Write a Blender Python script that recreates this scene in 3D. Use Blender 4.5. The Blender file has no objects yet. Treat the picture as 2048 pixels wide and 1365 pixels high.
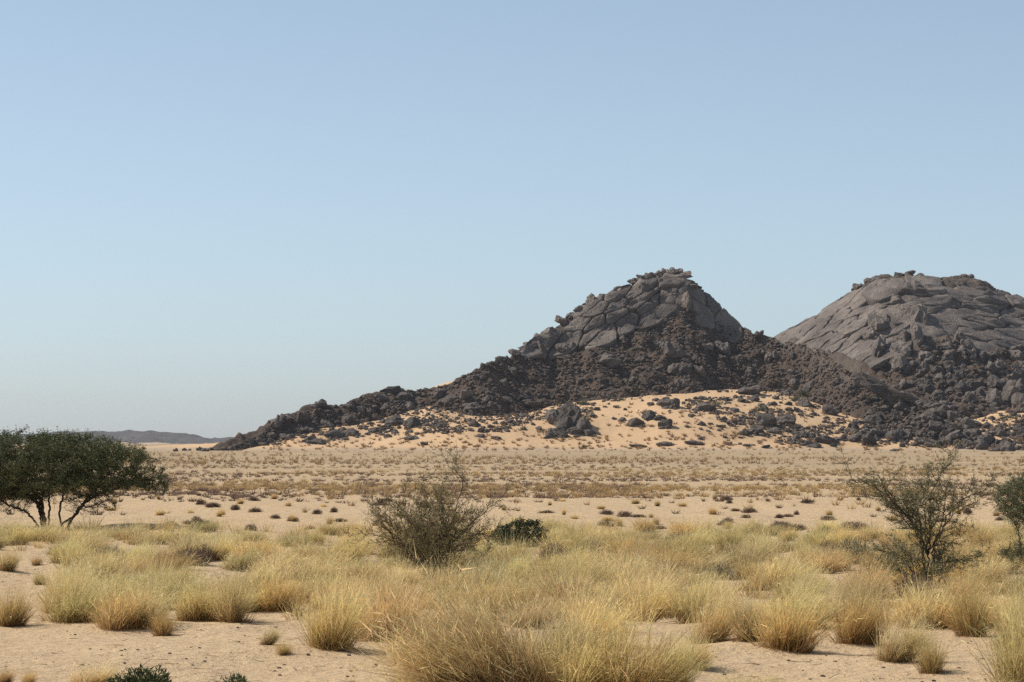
import bpy, bmesh, math, random
import numpy as np
from mathutils import Vector, Matrix, Euler

R = math.radians
random.seed(7)
rng = np.random.default_rng(11)
scene = bpy.context.scene
COL = scene.collection

# ------------------------------------------------------------------ camera, sky, sun, exposure
CAM_H = 2.5
FPX = 2048 * 100 / 36.0            # focal length in photo pixels (100 mm lens)
HORIZON = 885.0
PITCH = math.atan((HORIZON - 682.5) / FPX)
cam_data = bpy.data.cameras.new('camera')
cam_data.lens = 100.0
cam_data.sensor_width = 36.0
cam_data.clip_start = 0.5
cam_data.clip_end = 20000
cam = bpy.data.objects.new('camera', cam_data)
cam.location = (0, 0, CAM_H)
cam.rotation_euler = (R(90) + PITCH, 0, 0)
COL.objects.link(cam)
scene.camera = cam

SUN_EL = 47.0
SUN_AZ = -76.0                      # degrees clockwise from +Y (view direction); negative = to the left
sun_dir = Vector((math.sin(R(SUN_AZ)) * math.cos(R(SUN_EL)), math.cos(R(SUN_AZ)) * math.cos(R(SUN_EL)), math.sin(R(SUN_EL))))
world = bpy.data.worlds.new('World')
scene.world = world
world.use_nodes = True
wn = world.node_tree
bg = wn.nodes['Background']
sky = wn.nodes.new('ShaderNodeTexSky')
sky.sky_type = 'NISHITA'
sky.sun_disc = False
sky.sun_elevation = R(SUN_EL)
sky.sun_rotation = R(SUN_AZ)
sky.altitude = 300
sky.air_density = 0.75
sky.dust_density = 0.65
sky.ozone_density = 5.0
hs = wn.nodes.new('ShaderNodeHueSaturation'); hs.inputs['Saturation'].default_value = 0.68; hs.inputs['Hue'].default_value = 0.486
wn.links.new(sky.outputs[0], hs.inputs['Color']); wn.links.new(hs.outputs[0], bg.inputs[0])
bg.inputs[1].default_value = 0.127

sl = bpy.data.lights.new('sun', 'SUN')
sl.energy = 5.0
sl.angle = R(0.53)
sl.color = (1.0, 0.915, 0.79)
so = bpy.data.objects.new('sun', sl)
so.rotation_euler = sun_dir.to_track_quat('Z', 'Y').to_euler()
so.location = (-60, 40, 80)
COL.objects.link(so)

vs = scene.view_settings
vs.view_transform = 'Standard'
vs.look = 'None'
vs.gamma = 1.0
vs.use_curve_mapping = False
vs.exposure = 0.0
cy = scene.cycles
cy.max_bounces = 6
cy.diffuse_bounces = 3
cy.transmission_bounces = 4
cy.volume_bounces = 0
cy.transparent_max_bounces = 6
cy.use_denoising = False
cy.use_adaptive_sampling = False

# ------------------------------------------------------------------ helpers
def link(o, parent=None):
    COL.objects.link(o)
    if parent is not None:
        o.parent = parent
    return o

def tag(o, label=None, cat=None, group=None, kind=None):
    if label: o['label'] = label
    if cat: o['category'] = cat
    if group: o['group'] = group
    if kind: o['kind'] = kind
    return o

def mesh_np(name, V, F, col=None, smooth=False, mat=None):
    """mesh from a vertex array and one (n,3) or (n,4) face array; col = per-vertex colour"""
    V = np.asarray(V, np.float32); F = np.asarray(F, np.int32)
    me = bpy.data.meshes.new(name)
    n, k = F.shape
    me.vertices.add(len(V)); me.vertices.foreach_set('co', V.ravel())
    me.loops.add(n * k); me.loops.foreach_set('vertex_index', F.ravel())
    me.polygons.add(n)
    me.polygons.foreach_set('loop_start', np.arange(0, n * k, k, dtype=np.int32))
    me.polygons.foreach_set('loop_total', np.full(n, k, np.int32))
    me.polygons.foreach_set('use_smooth', np.full(n, smooth, bool))
    me.update(calc_edges=True)
    if col is not None:
        a = me.color_attributes.new('tint', 'FLOAT_COLOR', 'POINT')
        c = np.ones((len(V), 4), np.float32); c[:, :3] = col
        a.data.foreach_set('color', c.ravel())
    if mat: me.materials.append(mat)
    return me

def obj(name, me, parent=None):
    return link(bpy.data.objects.new(name, me), parent)

def hash2(ix, iy, seed):
    h = (ix.astype(np.int64) * 374761393 + iy.astype(np.int64) * 668265263 + seed * 974634761) & 0xffffffff
    h = ((h ^ (h >> 13)) * 1274126177) & 0xffffffff
    h = h ^ (h >> 16)
    return (h & 0xffff) / 65535.0

def vnoise(x, y, seed=0):
    x = np.asarray(x, float); y = np.asarray(y, float)
    ix = np.floor(x); iy = np.floor(y)
    fx = x - ix; fy = y - iy
    ix = ix.astype(np.int64); iy = iy.astype(np.int64)
    ux = fx * fx * fx * (fx * (fx * 6 - 15) + 10); uy = fy * fy * fy * (fy * (fy * 6 - 15) + 10)
    a = hash2(ix, iy, seed); b = hash2(ix + 1, iy, seed); c = hash2(ix, iy + 1, seed); d = hash2(ix + 1, iy + 1, seed)
    return (a * (1 - ux) + b * ux) * (1 - uy) + (c * (1 - ux) + d * ux) * uy - 0.5

def fbm(x, y, seed=0, oct=4, gain=0.5):
    s = 0; a = 1.0
    for k in range(oct):
        s = s + a * vnoise(x * (2.03 ** k) + 17.3 * k, y * (2.03 ** k) - 9.1 * k, seed + k)
        a *= gain
    return s

def sstep(a, b, x):
    t = np.clip((np.asarray(x, float) - a) / (b - a), 0, 1)
    return t * t * (3 - 2 * t)

def ray(px, py):
    """direction with unit depth (y) for a photo pixel"""
    u = (np.asarray(px, float) - 1024) / FPX
    v = (682.5 - np.asarray(py, float)) / FPX
    c, s = math.cos(PITCH), math.sin(PITCH)
    y = c - v * s; z = s + v * c
    return u / y, z / y

def march(px, py, zf, d0, d1, n=220):
    """first hit of the pixel's ray with the height function zf(x, y)"""
    px = np.atleast_1d(np.asarray(px, float)); py = np.atleast_1d(np.asarray(py, float))
    dx, dz = ray(px, py)
    D = np.linspace(d0, d1, n)[None, :]
    X = dx[:, None] * D; Z = CAM_H + dz[:, None] * D
    below = zf(X, np.broadcast_to(D, X.shape)) >= Z
    hit = below.any(1)
    i = np.where(hit, below.argmax(1), n - 1)
    lo = D[0, np.maximum(i - 1, 0)]; hi = D[0, i]
    for _ in range(12):
        m = (lo + hi) / 2
        b = zf(dx * m, m) >= CAM_H + dz * m
        hi = np.where(b, m, hi); lo = np.where(b, lo, m)
    return dx * hi, hi, zf(dx * hi, hi), hit

# ------------------------------------------------------------------ materials
def new_mat(name):
    m = bpy.data.materials.new(name); m.use_nodes = True
    n = m.node_tree.nodes; l = m.node_tree.links
    return m, n, l, n['Principled BSDF']

def N(n, t, **kw):
    x = n.new(t)
    for k, v in kw.items(): setattr(x, k, v)
    return x

def noise_node(n, l, vec, scale, detail=4, rough=0.55):
    t = N(n, 'ShaderNodeTexNoise'); t.inputs['Scale'].default_value = scale
    t.inputs['Detail'].default_value = detail; t.inputs['Roughness'].default_value = rough
    l.new(vec, t.inputs['Vector']); return t.outputs['Fac']

def ramp(n, l, fac, stops):
    r = N(n, 'ShaderNodeValToRGB')
    e = r.color_ramp.elements
    while len(e) < len(stops): e.new(0.5)
    for i, (p, c) in enumerate(stops):
        e[i].position = p; e[i].color = (c[0], c[1], c[2], 1)
    l.new(fac, r.inputs['Fac']); return r.outputs['Color']

def mixc(n, l, fac, a, b, mode='MIX'):
    x = N(n, 'ShaderNodeMix', data_type='RGBA', blend_type=mode)
    if isinstance(fac, (int, float)): x.inputs[0].default_value = fac
    else: l.new(fac, x.inputs[0])
    for i, v in ((6, a), (7, b)):
        if isinstance(v, tuple): x.inputs[i].default_value = (*v, 1)
        else: l.new(v, x.inputs[i])
    return x.outputs[2]

def maprange(n, l, v, a, b, c=0, d=1):
    x = N(n, 'ShaderNodeMapRange'); x.inputs[1].default_value = a; x.inputs[2].default_value = b
    x.inputs[3].default_value = c; x.inputs[4].default_value = d
    l.new(v, x.inputs[0]); return x.outputs[0]

def bump(n, l, h, strength, dist):
    b = N(n, 'ShaderNodeBump'); b.inputs['Strength'].default_value = strength; b.inputs['Distance'].default_value = dist
    l.new(h, b.inputs['Height']); return b.outputs['Normal']

def make_ground_mat():
    m, n, l, p = new_mat('desert_ground')
    g = N(n, 'ShaderNodeNewGeometry'); pos = g.outputs['Position']
    sep = N(n, 'ShaderNodeSeparateXYZ'); l.new(pos, sep.inputs[0])
    n1 = noise_node(n, l, pos, 0.35, 5, 0.6)
    n2 = noise_node(n, l, pos, 3.5, 6, 0.65)
    n3 = noise_node(n, l, pos, 22, 5, 0.7)
    sand = ramp(n, l, n1, [(0.3, (0.475, 0.33, 0.185)), (0.5, (0.535, 0.39, 0.23)), (0.7, (0.55, 0.405, 0.25))])
    crust = ramp(n, l, n2, [(0.30, (0.385, 0.27, 0.165)), (0.42, (0.50, 0.365, 0.23)), (0.7, (0.565, 0.425, 0.268))])
    c = mixc(n, l, 0.5, sand, crust)
    grit = maprange(n, l, n3, 0.60, 0.72)
    c = mixc(n, l, mult(n, l, grit, 0.35), c, (0.34, 0.25, 0.17))
    n4 = noise_node(n, l, pos, 1.1, 6, 0.7)
    c = mixc(n, l, maprange(n, l, n4, 0.52, 0.66, 0, 0.45), c, (0.40, 0.29, 0.185))
    # grey gravel pavement in the far plain
    far = maprange(n, l, sep.outputs['Y'], 110, 340)
    nb = noise_node(n, l, pos, 0.018, 5, 0.65)
    band = maprange(n, l, nb, 0.28, 0.52, 0.25, 1)
    gm = mult(n, l, far, band)
    fs = mixc(n, l, noise_node(n, l, pos, 0.12, 4), (0.325, 0.243, 0.147), (0.385, 0.288, 0.178))
    c = mixc(n, l, gm, c, fs)
    l.new(c, p.inputs['Base Color']); p.inputs['Roughness'].default_value = 0.95
    p.inputs['Specular IOR Level'].default_value = 0.15
    hb = N(n, 'ShaderNodeMath', operation='ADD'); l.new(mult(n, l, n3, 0.35), hb.inputs[0]); 
    h2 = mult(n, l, n2, 3.0); l.new(h2, hb.inputs[1])
    l.new(bump(n, l, hb.outputs[0], 0.9, 0.05), p.inputs['Normal'])
    return m

def mult(n, l, a, b):
    x = N(n, 'ShaderNodeMath', operation='MULTIPLY')
    for i, v in enumerate((a, b)):
        if isinstance(v, (int, float)): x.inputs[i].default_value = v
        else: l.new(v, x.inputs[i])
    return x.outputs[0]

def make_apron_mat():
    m, n, l, p = new_mat('orange_sand')
    g = N(n, 'ShaderNodeNewGeometry'); pos = g.outputs['Position']
    a = noise_node(n, l, pos, 0.06, 5, 0.6)
    b = noise_node(n, l, pos, 0.7, 4, 0.6)
    c1 = ramp(n, l, a, [(0.32, (0.49, 0.335, 0.20)), (0.55, (0.56, 0.385, 0.23)), (0.75, (0.58, 0.41, 0.255))])
    c = mixc(n, l, maprange(n, l, b, 0.52, 0.75, 0, 0.4), c1, (0.46, 0.33, 0.21))
    sep = N(n, 'ShaderNodeSeparateXYZ'); l.new(pos, sep.inputs[0])
    # the lowest edge of the slope runs out into grey gravel
    hz = N(n, 'ShaderNodeMath', operation='ADD'); l.new(sep.outputs['Z'], hz.inputs[0])
    l.new(mult(n, l, a, 1.6), hz.inputs[1])
    low = maprange(n, l, hz.outputs[0], 1.0, 2.1, 1, 0)
    c = mixc(n, l, low, c, (0.385, 0.30, 0.21))
    l.new(c, p.inputs['Base Color']); p.inputs['Roughness'].default_value = 0.95
    p.inputs['Specular IOR Level'].default_value = 0.1
    l.new(bump(n, l, b, 0.4, 0.5), p.inputs['Normal'])
    return m

def make_rock_mat(name, base, lightc, brown, scale=1.0, rough=0.72, use_rand=True, spread=(0.72, 1.25)):
    m, n, l, p = new_mat(name)
    g = N(n, 'ShaderNodeNewGeometry'); pos = g.outputs['Position']
    a = noise_node(n, l, pos, 0.12 * scale, 6, 0.6)
    b = noise_node(n, l, pos, 0.9 * scale, 6, 0.65)
    d = noise_node(n, l, pos, 3.5 * scale, 4, 0.7)
    c = mixc(n, l, maprange(n, l, a, 0.35, 0.65), base, lightc)
    c = mixc(n, l, maprange(n, l, b, 0.5, 0.7, 0, 0.7), c, brown)
    dark = tuple(v * 0.55 for v in base)
    c = mixc(n, l, maprange(n, l, d, 0.55, 0.75, 0, 0.45), c, dark)
    oi = N(n, 'ShaderNodeObjectInfo')
    if use_rand:
        f = maprange(n, l, oi.outputs['Random'], 0, 1, *spread)
        cc = N(n, 'ShaderNodeCombineColor')
        for i in range(3): l.new(f, cc.inputs[i])
        c = mixc(n, l, 1.0, c, cc.outputs[0], 'MULTIPLY')
    at = N(n, 'ShaderNodeAttribute', attribute_name='tint')
    if name == 'rubble_rock' or name == 'talus_bed':
        c = mixc(n, l, 1.0, c, at.outputs['Color'], 'MULTIPLY')
    l.new(c, p.inputs['Base Color']); p.inputs['Roughness'].default_value = rough
    p.inputs['Specular IOR Level'].default_value = 0.3
    h = N(n, 'ShaderNodeMath', operation='ADD'); l.new(mult(n, l, b, 1.5), h.inputs[0]); l.new(d, h.inputs[1])
    # weathering joints: a warped net of narrow grooves, relief only
    wp = N(n, 'ShaderNodeVectorMath', operation='ADD'); l.new(pos, wp.inputs[0])
    nz = N(n, 'ShaderNodeTexNoise'); nz.inputs['Scale'].default_value = 0.35 * scale; l.new(pos, nz.inputs['Vector'])
    sc_ = N(n, 'ShaderNodeVectorMath', operation='SCALE'); sc_.inputs['Scale'].default_value = 3.5; l.new(nz.outputs['Color'], sc_.inputs[0])
    l.new(sc_.outputs[0], wp.inputs[1])
    vo = N(n, 'ShaderNodeTexVoronoi', feature='DISTANCE_TO_EDGE'); vo.inputs['Scale'].default_value = 0.30 * scale
    l.new(wp.outputs[0], vo.inputs['Vector'])
    crack = maprange(n, l, vo.outputs['Distance'], 0.0, 0.07)
    h3 = N(n, 'ShaderNodeMath', operation='ADD'); l.new(h.outputs[0], h3.inputs[0]); l.new(mult(n, l, crack, 0.5), h3.inputs[1])
    l.new(bump(n, l, h3.outputs[0], 0.65, 0.8 / scale), p.inputs['Normal'])
    return m

def make_tint_mat(name, transl=0.35, rough=0.8, spec=0.2):
    """vertex tint x object colour, with some light passing through thin leaves"""
    m, n, l, p = new_mat(name)
    at = N(n, 'ShaderNodeAttribute', attribute_name='tint')
    oi = N(n, 'ShaderNodeObjectInfo')
    c = mixc(n, l, 1.0, at.outputs['Color'], oi.outputs['Color'], 'MULTIPLY')
    l.new(c, p.inputs['Base Color']); p.inputs['Roughness'].default_value = rough
    p.inputs['Specular IOR Level'].default_value = spec
    if transl > 0:
        t = N(n, 'ShaderNodeBsdfTranslucent'); l.new(c, t.inputs['Color'])
        mx = N(n, 'ShaderNodeMixShader'); mx.inputs[0].default_value = transl
        l.new(p.outputs[0], mx.inputs[1]); l.new(t.outputs[0], mx.inputs[2])
        l.new(mx.outputs[0], n['Material Output'].inputs['Surface'])
    return m

M_GROUND = make_ground_mat()
M_APRON = make_apron_mat()
M_ROCK = make_rock_mat('granite_rock', (0.082, 0.068, 0.060), (0.165, 0.138, 0.120), (0.125, 0.088, 0.066))
M_SLAB = make_rock_mat('bare_slab_rock', (0.105, 0.087, 0.077), (0.245, 0.206, 0.178), (0.150, 0.108, 0.084), spread=(0.9, 1.12))
M_RUBBLE = make_rock_mat('rubble_rock', (0.078, 0.061, 0.051), (0.112, 0.084, 0.068), (0.132, 0.086, 0.058), use_rand=False)
M_TALUS = make_rock_mat('talus_bed', (0.076, 0.055, 0.043), (0.115, 0.080, 0.058), (0.15, 0.096, 0.06), use_rand=False, rough=0.9)
M_FAR = make_rock_mat('far_rock', (0.10, 0.09, 0.09), (0.13, 0.115, 0.11), (0.12, 0.10, 0.09), scale=0.4, use_rand=False)
M_GRASS = make_tint_mat('dry_grass', 0.45)
M_LEAF = make_tint_mat('acacia_leaf', 0.22, 0.55, 0.3)
M_SCRUB = make_tint_mat('dry_scrub', 0.12, 0.9)
def make_bark(name='acacia_bark', k=1.0):
    m, n, l, p = new_mat(name)
    g = N(n, 'ShaderNodeNewGeometry')
    a = noise_node(n, l, g.outputs['Position'], 14, 5, 0.7)
    l.new(ramp(n, l, a, [(0.3, (0.045 * k, 0.028 * k, 0.02 * k)), (0.6, (0.085 * k, 0.055 * k, 0.04 * k)), (0.8, (0.12 * k, 0.085 * k, 0.06 * k))]), p.inputs['Base Color'])
    p.inputs['Roughness'].default_value = 0.85
    l.new(bump(n, l, a, 0.8, 0.02), p.inputs['Normal'])
    return m
M_BARK = make_bark()
M_BARK2 = make_bark('thorn_bush_bark', 1.5)

# ------------------------------------------------------------------ the plain
def ground_z(x, y):
    x = np.asarray(x, float); y = np.asarray(y, float)
    f = 1 - sstep(95, 170, y)
    z = 0.20 * fbm(x / 5.5, y / 6.5, 3, 4) + 0.11 * fbm(x / 1.3, y / 1.5, 9, 3)
    return z * (0.12 + 0.88 * f) * (1 - sstep(400, 800, y))

def build_ground():
    ys = np.concatenate([np.linspace(-80, 18, 24), np.arange(18.3, 95, 0.3), 95 * (7000 / 95) ** np.linspace(0.004, 1, 150)])
    xp = np.concatenate([np.arange(0, 20, 0.3), 20 * (3500 / 20) ** np.linspace(0.004, 1, 60)])
    xs = np.concatenate([-xp[:0:-1], xp])
    X, Y = np.meshgrid(xs, ys)
    Z = ground_z(X, Y)
    V = np.stack([X, Y, Z], -1).reshape(-1, 3)
    ny, nx = X.shape
    i = np.arange(ny - 1)[:, None] * nx + np.arange(nx - 1)[None, :]
    F = np.stack([i, i + 1, i + nx + 1, i + nx], -1).reshape(-1, 4)
    o = obj('ground', mesh_np('ground', V, F, smooth=True, mat=M_GROUND))
    tag(o, 'pale sandy desert plain fading to grey gravel near the hills', 'ground', kind='structure')
build_ground()

# ------------------------------------------------------------------ hills
def lerp_tab(tab):
    a = np.array(tab, float)
    return lambda x: np.interp(x, a[:, 0], a[:, 1])

SAND_PY = lerp_tab([(0, 904), (300, 903), (480, 893), (560, 872), (640, 860), (760, 836), (860, 812), (930, 834), (1000, 838), (1060, 830),
                    (1100, 814), (1180, 802), (1260, 795), (1330, 787), (1450, 779), (1550, 782), (1620, 800), (1680, 822), (1740, 832),
                    (1800, 855), (1880, 878), (1940, 850), (2000, 828), (2048, 820), (2150, 825), (2300, 860), (2500, 895), (3000, 903)])
H1_PY = lerp_tab([(200, 930), (330, 910), (400, 900), (480, 888), (500, 880), (535, 862), (560, 846), (590, 836), (640, 812), (700, 808),
                  (760, 788), (790, 778), (820, 783), (865, 777), (900, 769), (950, 743), (970, 728), (1000, 714), (1030, 702), (1060, 680),
                  (1090, 660), (1130, 634), (1170, 605), (1200, 587), (1240, 570), (1270, 556), (1300, 541), (1340, 536), (1375, 538), (1400, 546),
                  (1430, 567), (1460, 592), (1490, 627), (1530, 659), (1570, 674), (1620, 684), (1680, 702), (1720, 727), (1745, 757),
                  (1790, 792), (1850, 832), (1900, 865), (2000, 905), (2200, 930)])
H2_PY = lerp_tab([(1200, 880), (1350, 790), (1450, 735), (1565, 666), (1620, 633), (1680, 599), (1705, 580), (1740, 556), (1780, 550), (1830, 549),
                  (1870, 551), (1930, 548), (1955, 550), (1990, 567), (2048, 585), (2150, 640), (2300, 735), (2450, 840), (2600, 905)])

def smooth1(a, k):
    w = np.hanning(k + 2)[1:-1]; w /= w.sum()
    return np.convolve(np.pad(a, (k // 2, k - 1 - k // 2), mode='edge'), w, mode='valid')

APRON_Y0, APRON_TAN = 838.0, 0.235
def sand_z(x, y):
    px = 1024 + np.asarray(x, float) * FPX / np.maximum(y, 1) 
    zs = CAM_H + (HORIZON - SAND_PY(px)) / FPX * 895
    yy = y - APRON_Y0 - 14 * fbm(x / 60, y * 0 + 3.1, 21, 3)
    rise = np.where(yy < 0, yy * 0.05, APRON_TAN * yy * sstep(-5, 45, yy))
    top = np.maximum(zs + 1.0, -1)
    z = top - np.logaddexp(0, (top - rise) / 2.2) * 2.2          # soft minimum of rise and top
    z = np.where(yy < 2, np.minimum(z, rise), z)
    return z + (0.9 * fbm(x / 16, y / 22, 5, 4) + 0.25 * fbm(x / 4, y / 7, 8, 2)) * sstep(0, 30, yy)

def in_poly(x, y, poly):
    x = np.asarray(x, float); y = np.asarray(y, float)
    c = np.zeros(x.shape, bool); n = len(poly)
    for i in range(n):
        x0, y0 = poly[i]; x1_, y1_ = poly[(i + 1) % n]
        cond = ((y0 > y) != (y1_ > y)) & (x < (x1_ - x0) * (y - y0) / (y1_ - y0 + 1e-9) + x0)
        c ^= cond
    return c

class Field:
    """height field on a regular grid with bilinear look-up"""
    def __init__(s, xs, ys, Z): s.xs, s.ys, s.Z = xs, ys, Z
    def __call__(s, x, y):
        fx = np.clip((x - s.xs[0]) / (s.xs[1] - s.xs[0]), 0, len(s.xs) - 1.001)
        fy = np.clip((y - s.ys[0]) / (s.ys[1] - s.ys[0]), 0, len(s.ys) - 1.001)
        inside = (x >= s.xs[0]) & (x <= s.xs[-1]) & (y >= s.ys[0]) & (y <= s.ys[-1])
        i = fx.astype(int); j = fy.astype(int); u = fx - i; v = fy - j
        Z = s.Z
        z = (Z[j, i] * (1 - u) + Z[j, i + 1] * u) * (1 - v) + (Z[j + 1, i] * (1 - u) + Z[j + 1, i + 1] * u) * v
        return np.where(inside, z, -20.0)
    def normal(s, x, y, e=1.2):
        a = (s(x + e, y) - s(x - e, y)) / (2 * e); b = (s(x, y + e) - s(x, y - e)) / (2 * e)
        n = np.stack([-a, -b, np.ones_like(a)], -1)
        return n / np.linalg.norm(n, axis=-1, keepdims=True)

# zones of bare slab rock in photo outline, cell width and height, angle, count, thickness
SLAB_A = [([(1085, 692), (1062, 672), (1130, 640), (1200, 598), (1270, 566), (1340, 552), (1400, 560), (1380, 590), (1330, 612), (1300, 645), (1200, 672), (1120, 692)], 62, 25, 0.50, 150, 1.5),
          ([(1365, 606), (1385, 566), (1410, 564), (1450, 594), (1500, 644), (1530, 664), (1480, 654), (1410, 636)], 60, 34, -0.9, 40, 1.0)]
SLAB_B = [([(1576, 672), (1690, 608), (1745, 576), (1790, 600), (1800, 660), (1765, 722), (1690, 704), (1620, 684)], 78, 15, 0.56, 150, 1.3),
          ([(1752, 578), (1830, 572), (1868, 586), (1882, 650), (1850, 675), (1800, 655), (1788, 600)], 56, 20, 0.05, 60, 2.0),
          ([(1874, 572), (1940, 566), (2060, 604), (2160, 670), (2150, 740), (2040, 715), (1960, 695), (1890, 668)], 84, 15, -0.16, 160, 1.3)]

def hill_field(kind, px0, px1, dref, ys, step):
    xs = np.arange((px0 - 1024) / FPX * dref, (px1 - 1024) / FPX * dref, step)
    px = 1024 + xs * FPX / dref
    X, Y = np.meshgrid(xs, ys)
    if kind == 1:
        zc = CAM_H + (HORIZON - smooth1(H1_PY(px), 5)) / FPX * dref
        zs = CAM_H + (HORIZON - smooth1(SAND_PY(px), 25)) / FPX * 895
        zs = np.minimum(zs, zc - 1)
        ds = APRON_Y0 + np.maximum(zs, 0) / APRON_TAN + 4
        drop_c = np.clip((zc - 30) * 0.55, 0, 17)                # convex cap on the high part
        q_c = drop_c / 0.95
        Dc = ds + np.maximum(zc - zs - drop_c, 0) / 0.62 + q_c
        Dc = smooth1(Dc, 31) + 15 * sstep(1378, 1480, px) * (1 - sstep(1560, 1720, px)) + 10 * (1 - sstep(1080, 1230, px)) * sstep(940, 1060, px)
        q = Dc[None, :] - Y
        qc = np.maximum(q_c, 0.01)[None, :]
        t = np.clip(q / qc, 0, 1)
        cap = drop_c[None, :] * np.where(q < qc, t ** 1.9, 1.0)
        tal = 0.62 * np.maximum(q - qc, 0)
        z = zc[None, :] - cap - tal
        back = 0.75 * np.maximum(-q, 0)
        z = np.where(q < 0, zc[None, :] - back, z)
    else:
        zc = CAM_H + (HORIZON - smooth1(H2_PY(px), 7)) / FPX * dref
        Dc = 1060 + 7 * np.sin(xs / 24.0) + 0.55 * np.maximum(xs - 152, 0) + 0.45 * np.maximum(140 - xs, 0)
        foot = 868.0
        q = Dc[None, :] - Y
        t = np.clip(q / (Dc[None, :] - foot), 0, 2)
        prof = np.interp(t, [0, 0.06, 0.15, 0.28, 0.42, 0.55, 0.7, 0.85, 1.0, 1.2], [0, 0.03, 0.13, 0.36, 0.60, 0.72, 0.80, 0.89, 1.0, 1.15])
        z = zc[None, :] - prof * np.maximum(zc[None, :] + 1, 8)
        z = np.where(q < 0, zc[None, :] + 0.7 * q, z)
    smooth = Field(xs, ys, np.maximum(z, -3))
    big = fbm(X / 26, Y / 26, 31 + kind, 3) * 4.5
    mid = (np.abs(fbm(X / 9, Y / 9, 41 + kind, 4)) - 0.25) * 5.0
    sm = fbm(X / 2.5, Y / 2.5, 51 + kind, 3) * 1.3
    fade = 0.30 + 0.70 * sstep(2, 14, np.abs(q))                  # keep the skyline
    qx = 1024 + X * FPX / np.maximum(Y, 1); qy = HORIZON - (z - CAM_H) * FPX / np.maximum(Y, 1)
    mask = np.zeros(X.shape)
    for a_ in (SLAB_A if kind == 1 else SLAB_B): mask = np.maximum(mask, in_poly(qx, qy, a_[0]) & (q > -2))
    for _ in range(3): mask = (mask + np.roll(mask, 2, 0) + np.roll(mask, -2, 0) + np.roll(mask, 2, 1) + np.roll(mask, -2, 1)) / 5
    zz = z + (big * 0.8 + mid) * fade * (1 - mask) + sm * (1 - 0.6 * mask) - 1.1 * mask
    return xs, X, Y, smooth, Field(xs, ys, np.maximum(zz, -3))

h1_ys = np.arange(846, 1030, 0.62)
h2_ys = np.arange(858, 1190, 0.75)
x1, X1, Y1, H1S, H1 = hill_field(1, 300, 1990, 930, h1_ys, 0.62)
x2, X2, Y2, H2S, H2 = hill_field(2, 1380, 2560, 1065, h2_ys, 0.72)
SANDF = Field(np.arange(-210, 330, 1.5), np.arange(820, 1010, 1.5), None)
_sx, _sy = np.meshgrid(SANDF.xs, SANDF.ys)
SANDF.Z = sand_z(_sx, _sy)

def grid_obj(name, xs, ys, Z, mat, parent=None, smooth=True, tint=None):
    X, Y = np.meshgrid(xs, ys)
    V = np.stack([X, Y, Z], -1).reshape(-1, 3)
    ny, nx = X.shape
    i = np.arange(ny - 1)[:, None] * nx + np.arange(nx - 1)[None, :]
    F = np.stack([i, i + 1, i + nx + 1, i + nx], -1).reshape(-1, 4)
    keep = (Z.reshape(-1)[F] > -2.9).any(1)
    F = F[keep]
    used = np.unique(F); remap = np.full(len(V), -1, np.int64); remap[used] = np.arange(len(used))
    t = None if tint is None else tint.reshape(-1, 3)[used]
    return obj(name, mesh_np(name, V[used], remap[F], smooth=smooth, mat=mat, col=t), parent)

slope = grid_obj('sand_slope', SANDF.xs, SANDF.ys, SANDF.Z, M_APRON)
tag(slope, 'orange wind blown sand slope banked against the foot of the rocky hills', 'sand slope', kind='structure')
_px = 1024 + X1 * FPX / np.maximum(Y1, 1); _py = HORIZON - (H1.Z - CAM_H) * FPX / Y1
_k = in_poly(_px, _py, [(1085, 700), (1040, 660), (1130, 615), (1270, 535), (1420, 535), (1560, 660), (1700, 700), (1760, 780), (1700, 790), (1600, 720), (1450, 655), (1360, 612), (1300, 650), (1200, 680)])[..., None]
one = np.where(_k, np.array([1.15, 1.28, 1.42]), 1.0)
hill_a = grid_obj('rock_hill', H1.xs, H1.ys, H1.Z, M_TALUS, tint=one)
tag(hill_a, 'dark conical granite hill with bouldery summit and a long descending ridge', 'hill', kind='structure')
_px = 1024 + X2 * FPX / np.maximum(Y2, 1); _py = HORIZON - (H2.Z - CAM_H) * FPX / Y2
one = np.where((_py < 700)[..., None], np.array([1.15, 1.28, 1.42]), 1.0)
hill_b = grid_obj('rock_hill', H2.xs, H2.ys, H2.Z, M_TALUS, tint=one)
tag(hill_b, 'broad flat topped granite dome with layered slabs beside the conical hill', 'hill', kind='structure')

def far_range():
    K = 1.8; xs = np.arange(-620, 60, 3.0) * K; ys = np.arange(2350, 2750, 6.0) * K
    px = 1024 + xs * FPX / (2500 * K)
    top = lerp_tab([(-500, 876), (-200, 872), (0, 873), (60, 872), (150, 868), (210, 866), (260, 867), (330, 870), (380, 875), (420, 879), (470, 880), (540, 883), (700, 886), (900, 889)])
    zc = CAM_H + (HORIZON - top(px)) / FPX * 2500 * K
    X, Y = np.meshgrid(xs, ys)
    q = (2560 - Y / K) / 200
    z = zc[None, :] * (1 - np.clip(np.abs(q), 0, 1.3) ** 1.4 * 1.15) + (fbm(X / 70, Y / 70, 71, 5) * 9 + fbm(X / 16, Y / 16, 72, 3) * 4) * sstep(-0.5, 4, zc)[None, :]
    o = grid_obj('far_hill', xs, ys, np.maximum(z, -2.5), M_FARHILL)
    tag(o, 'low hazy blue grey rock ridge on the horizon beyond the acacia', 'hill', kind='structure')

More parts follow.
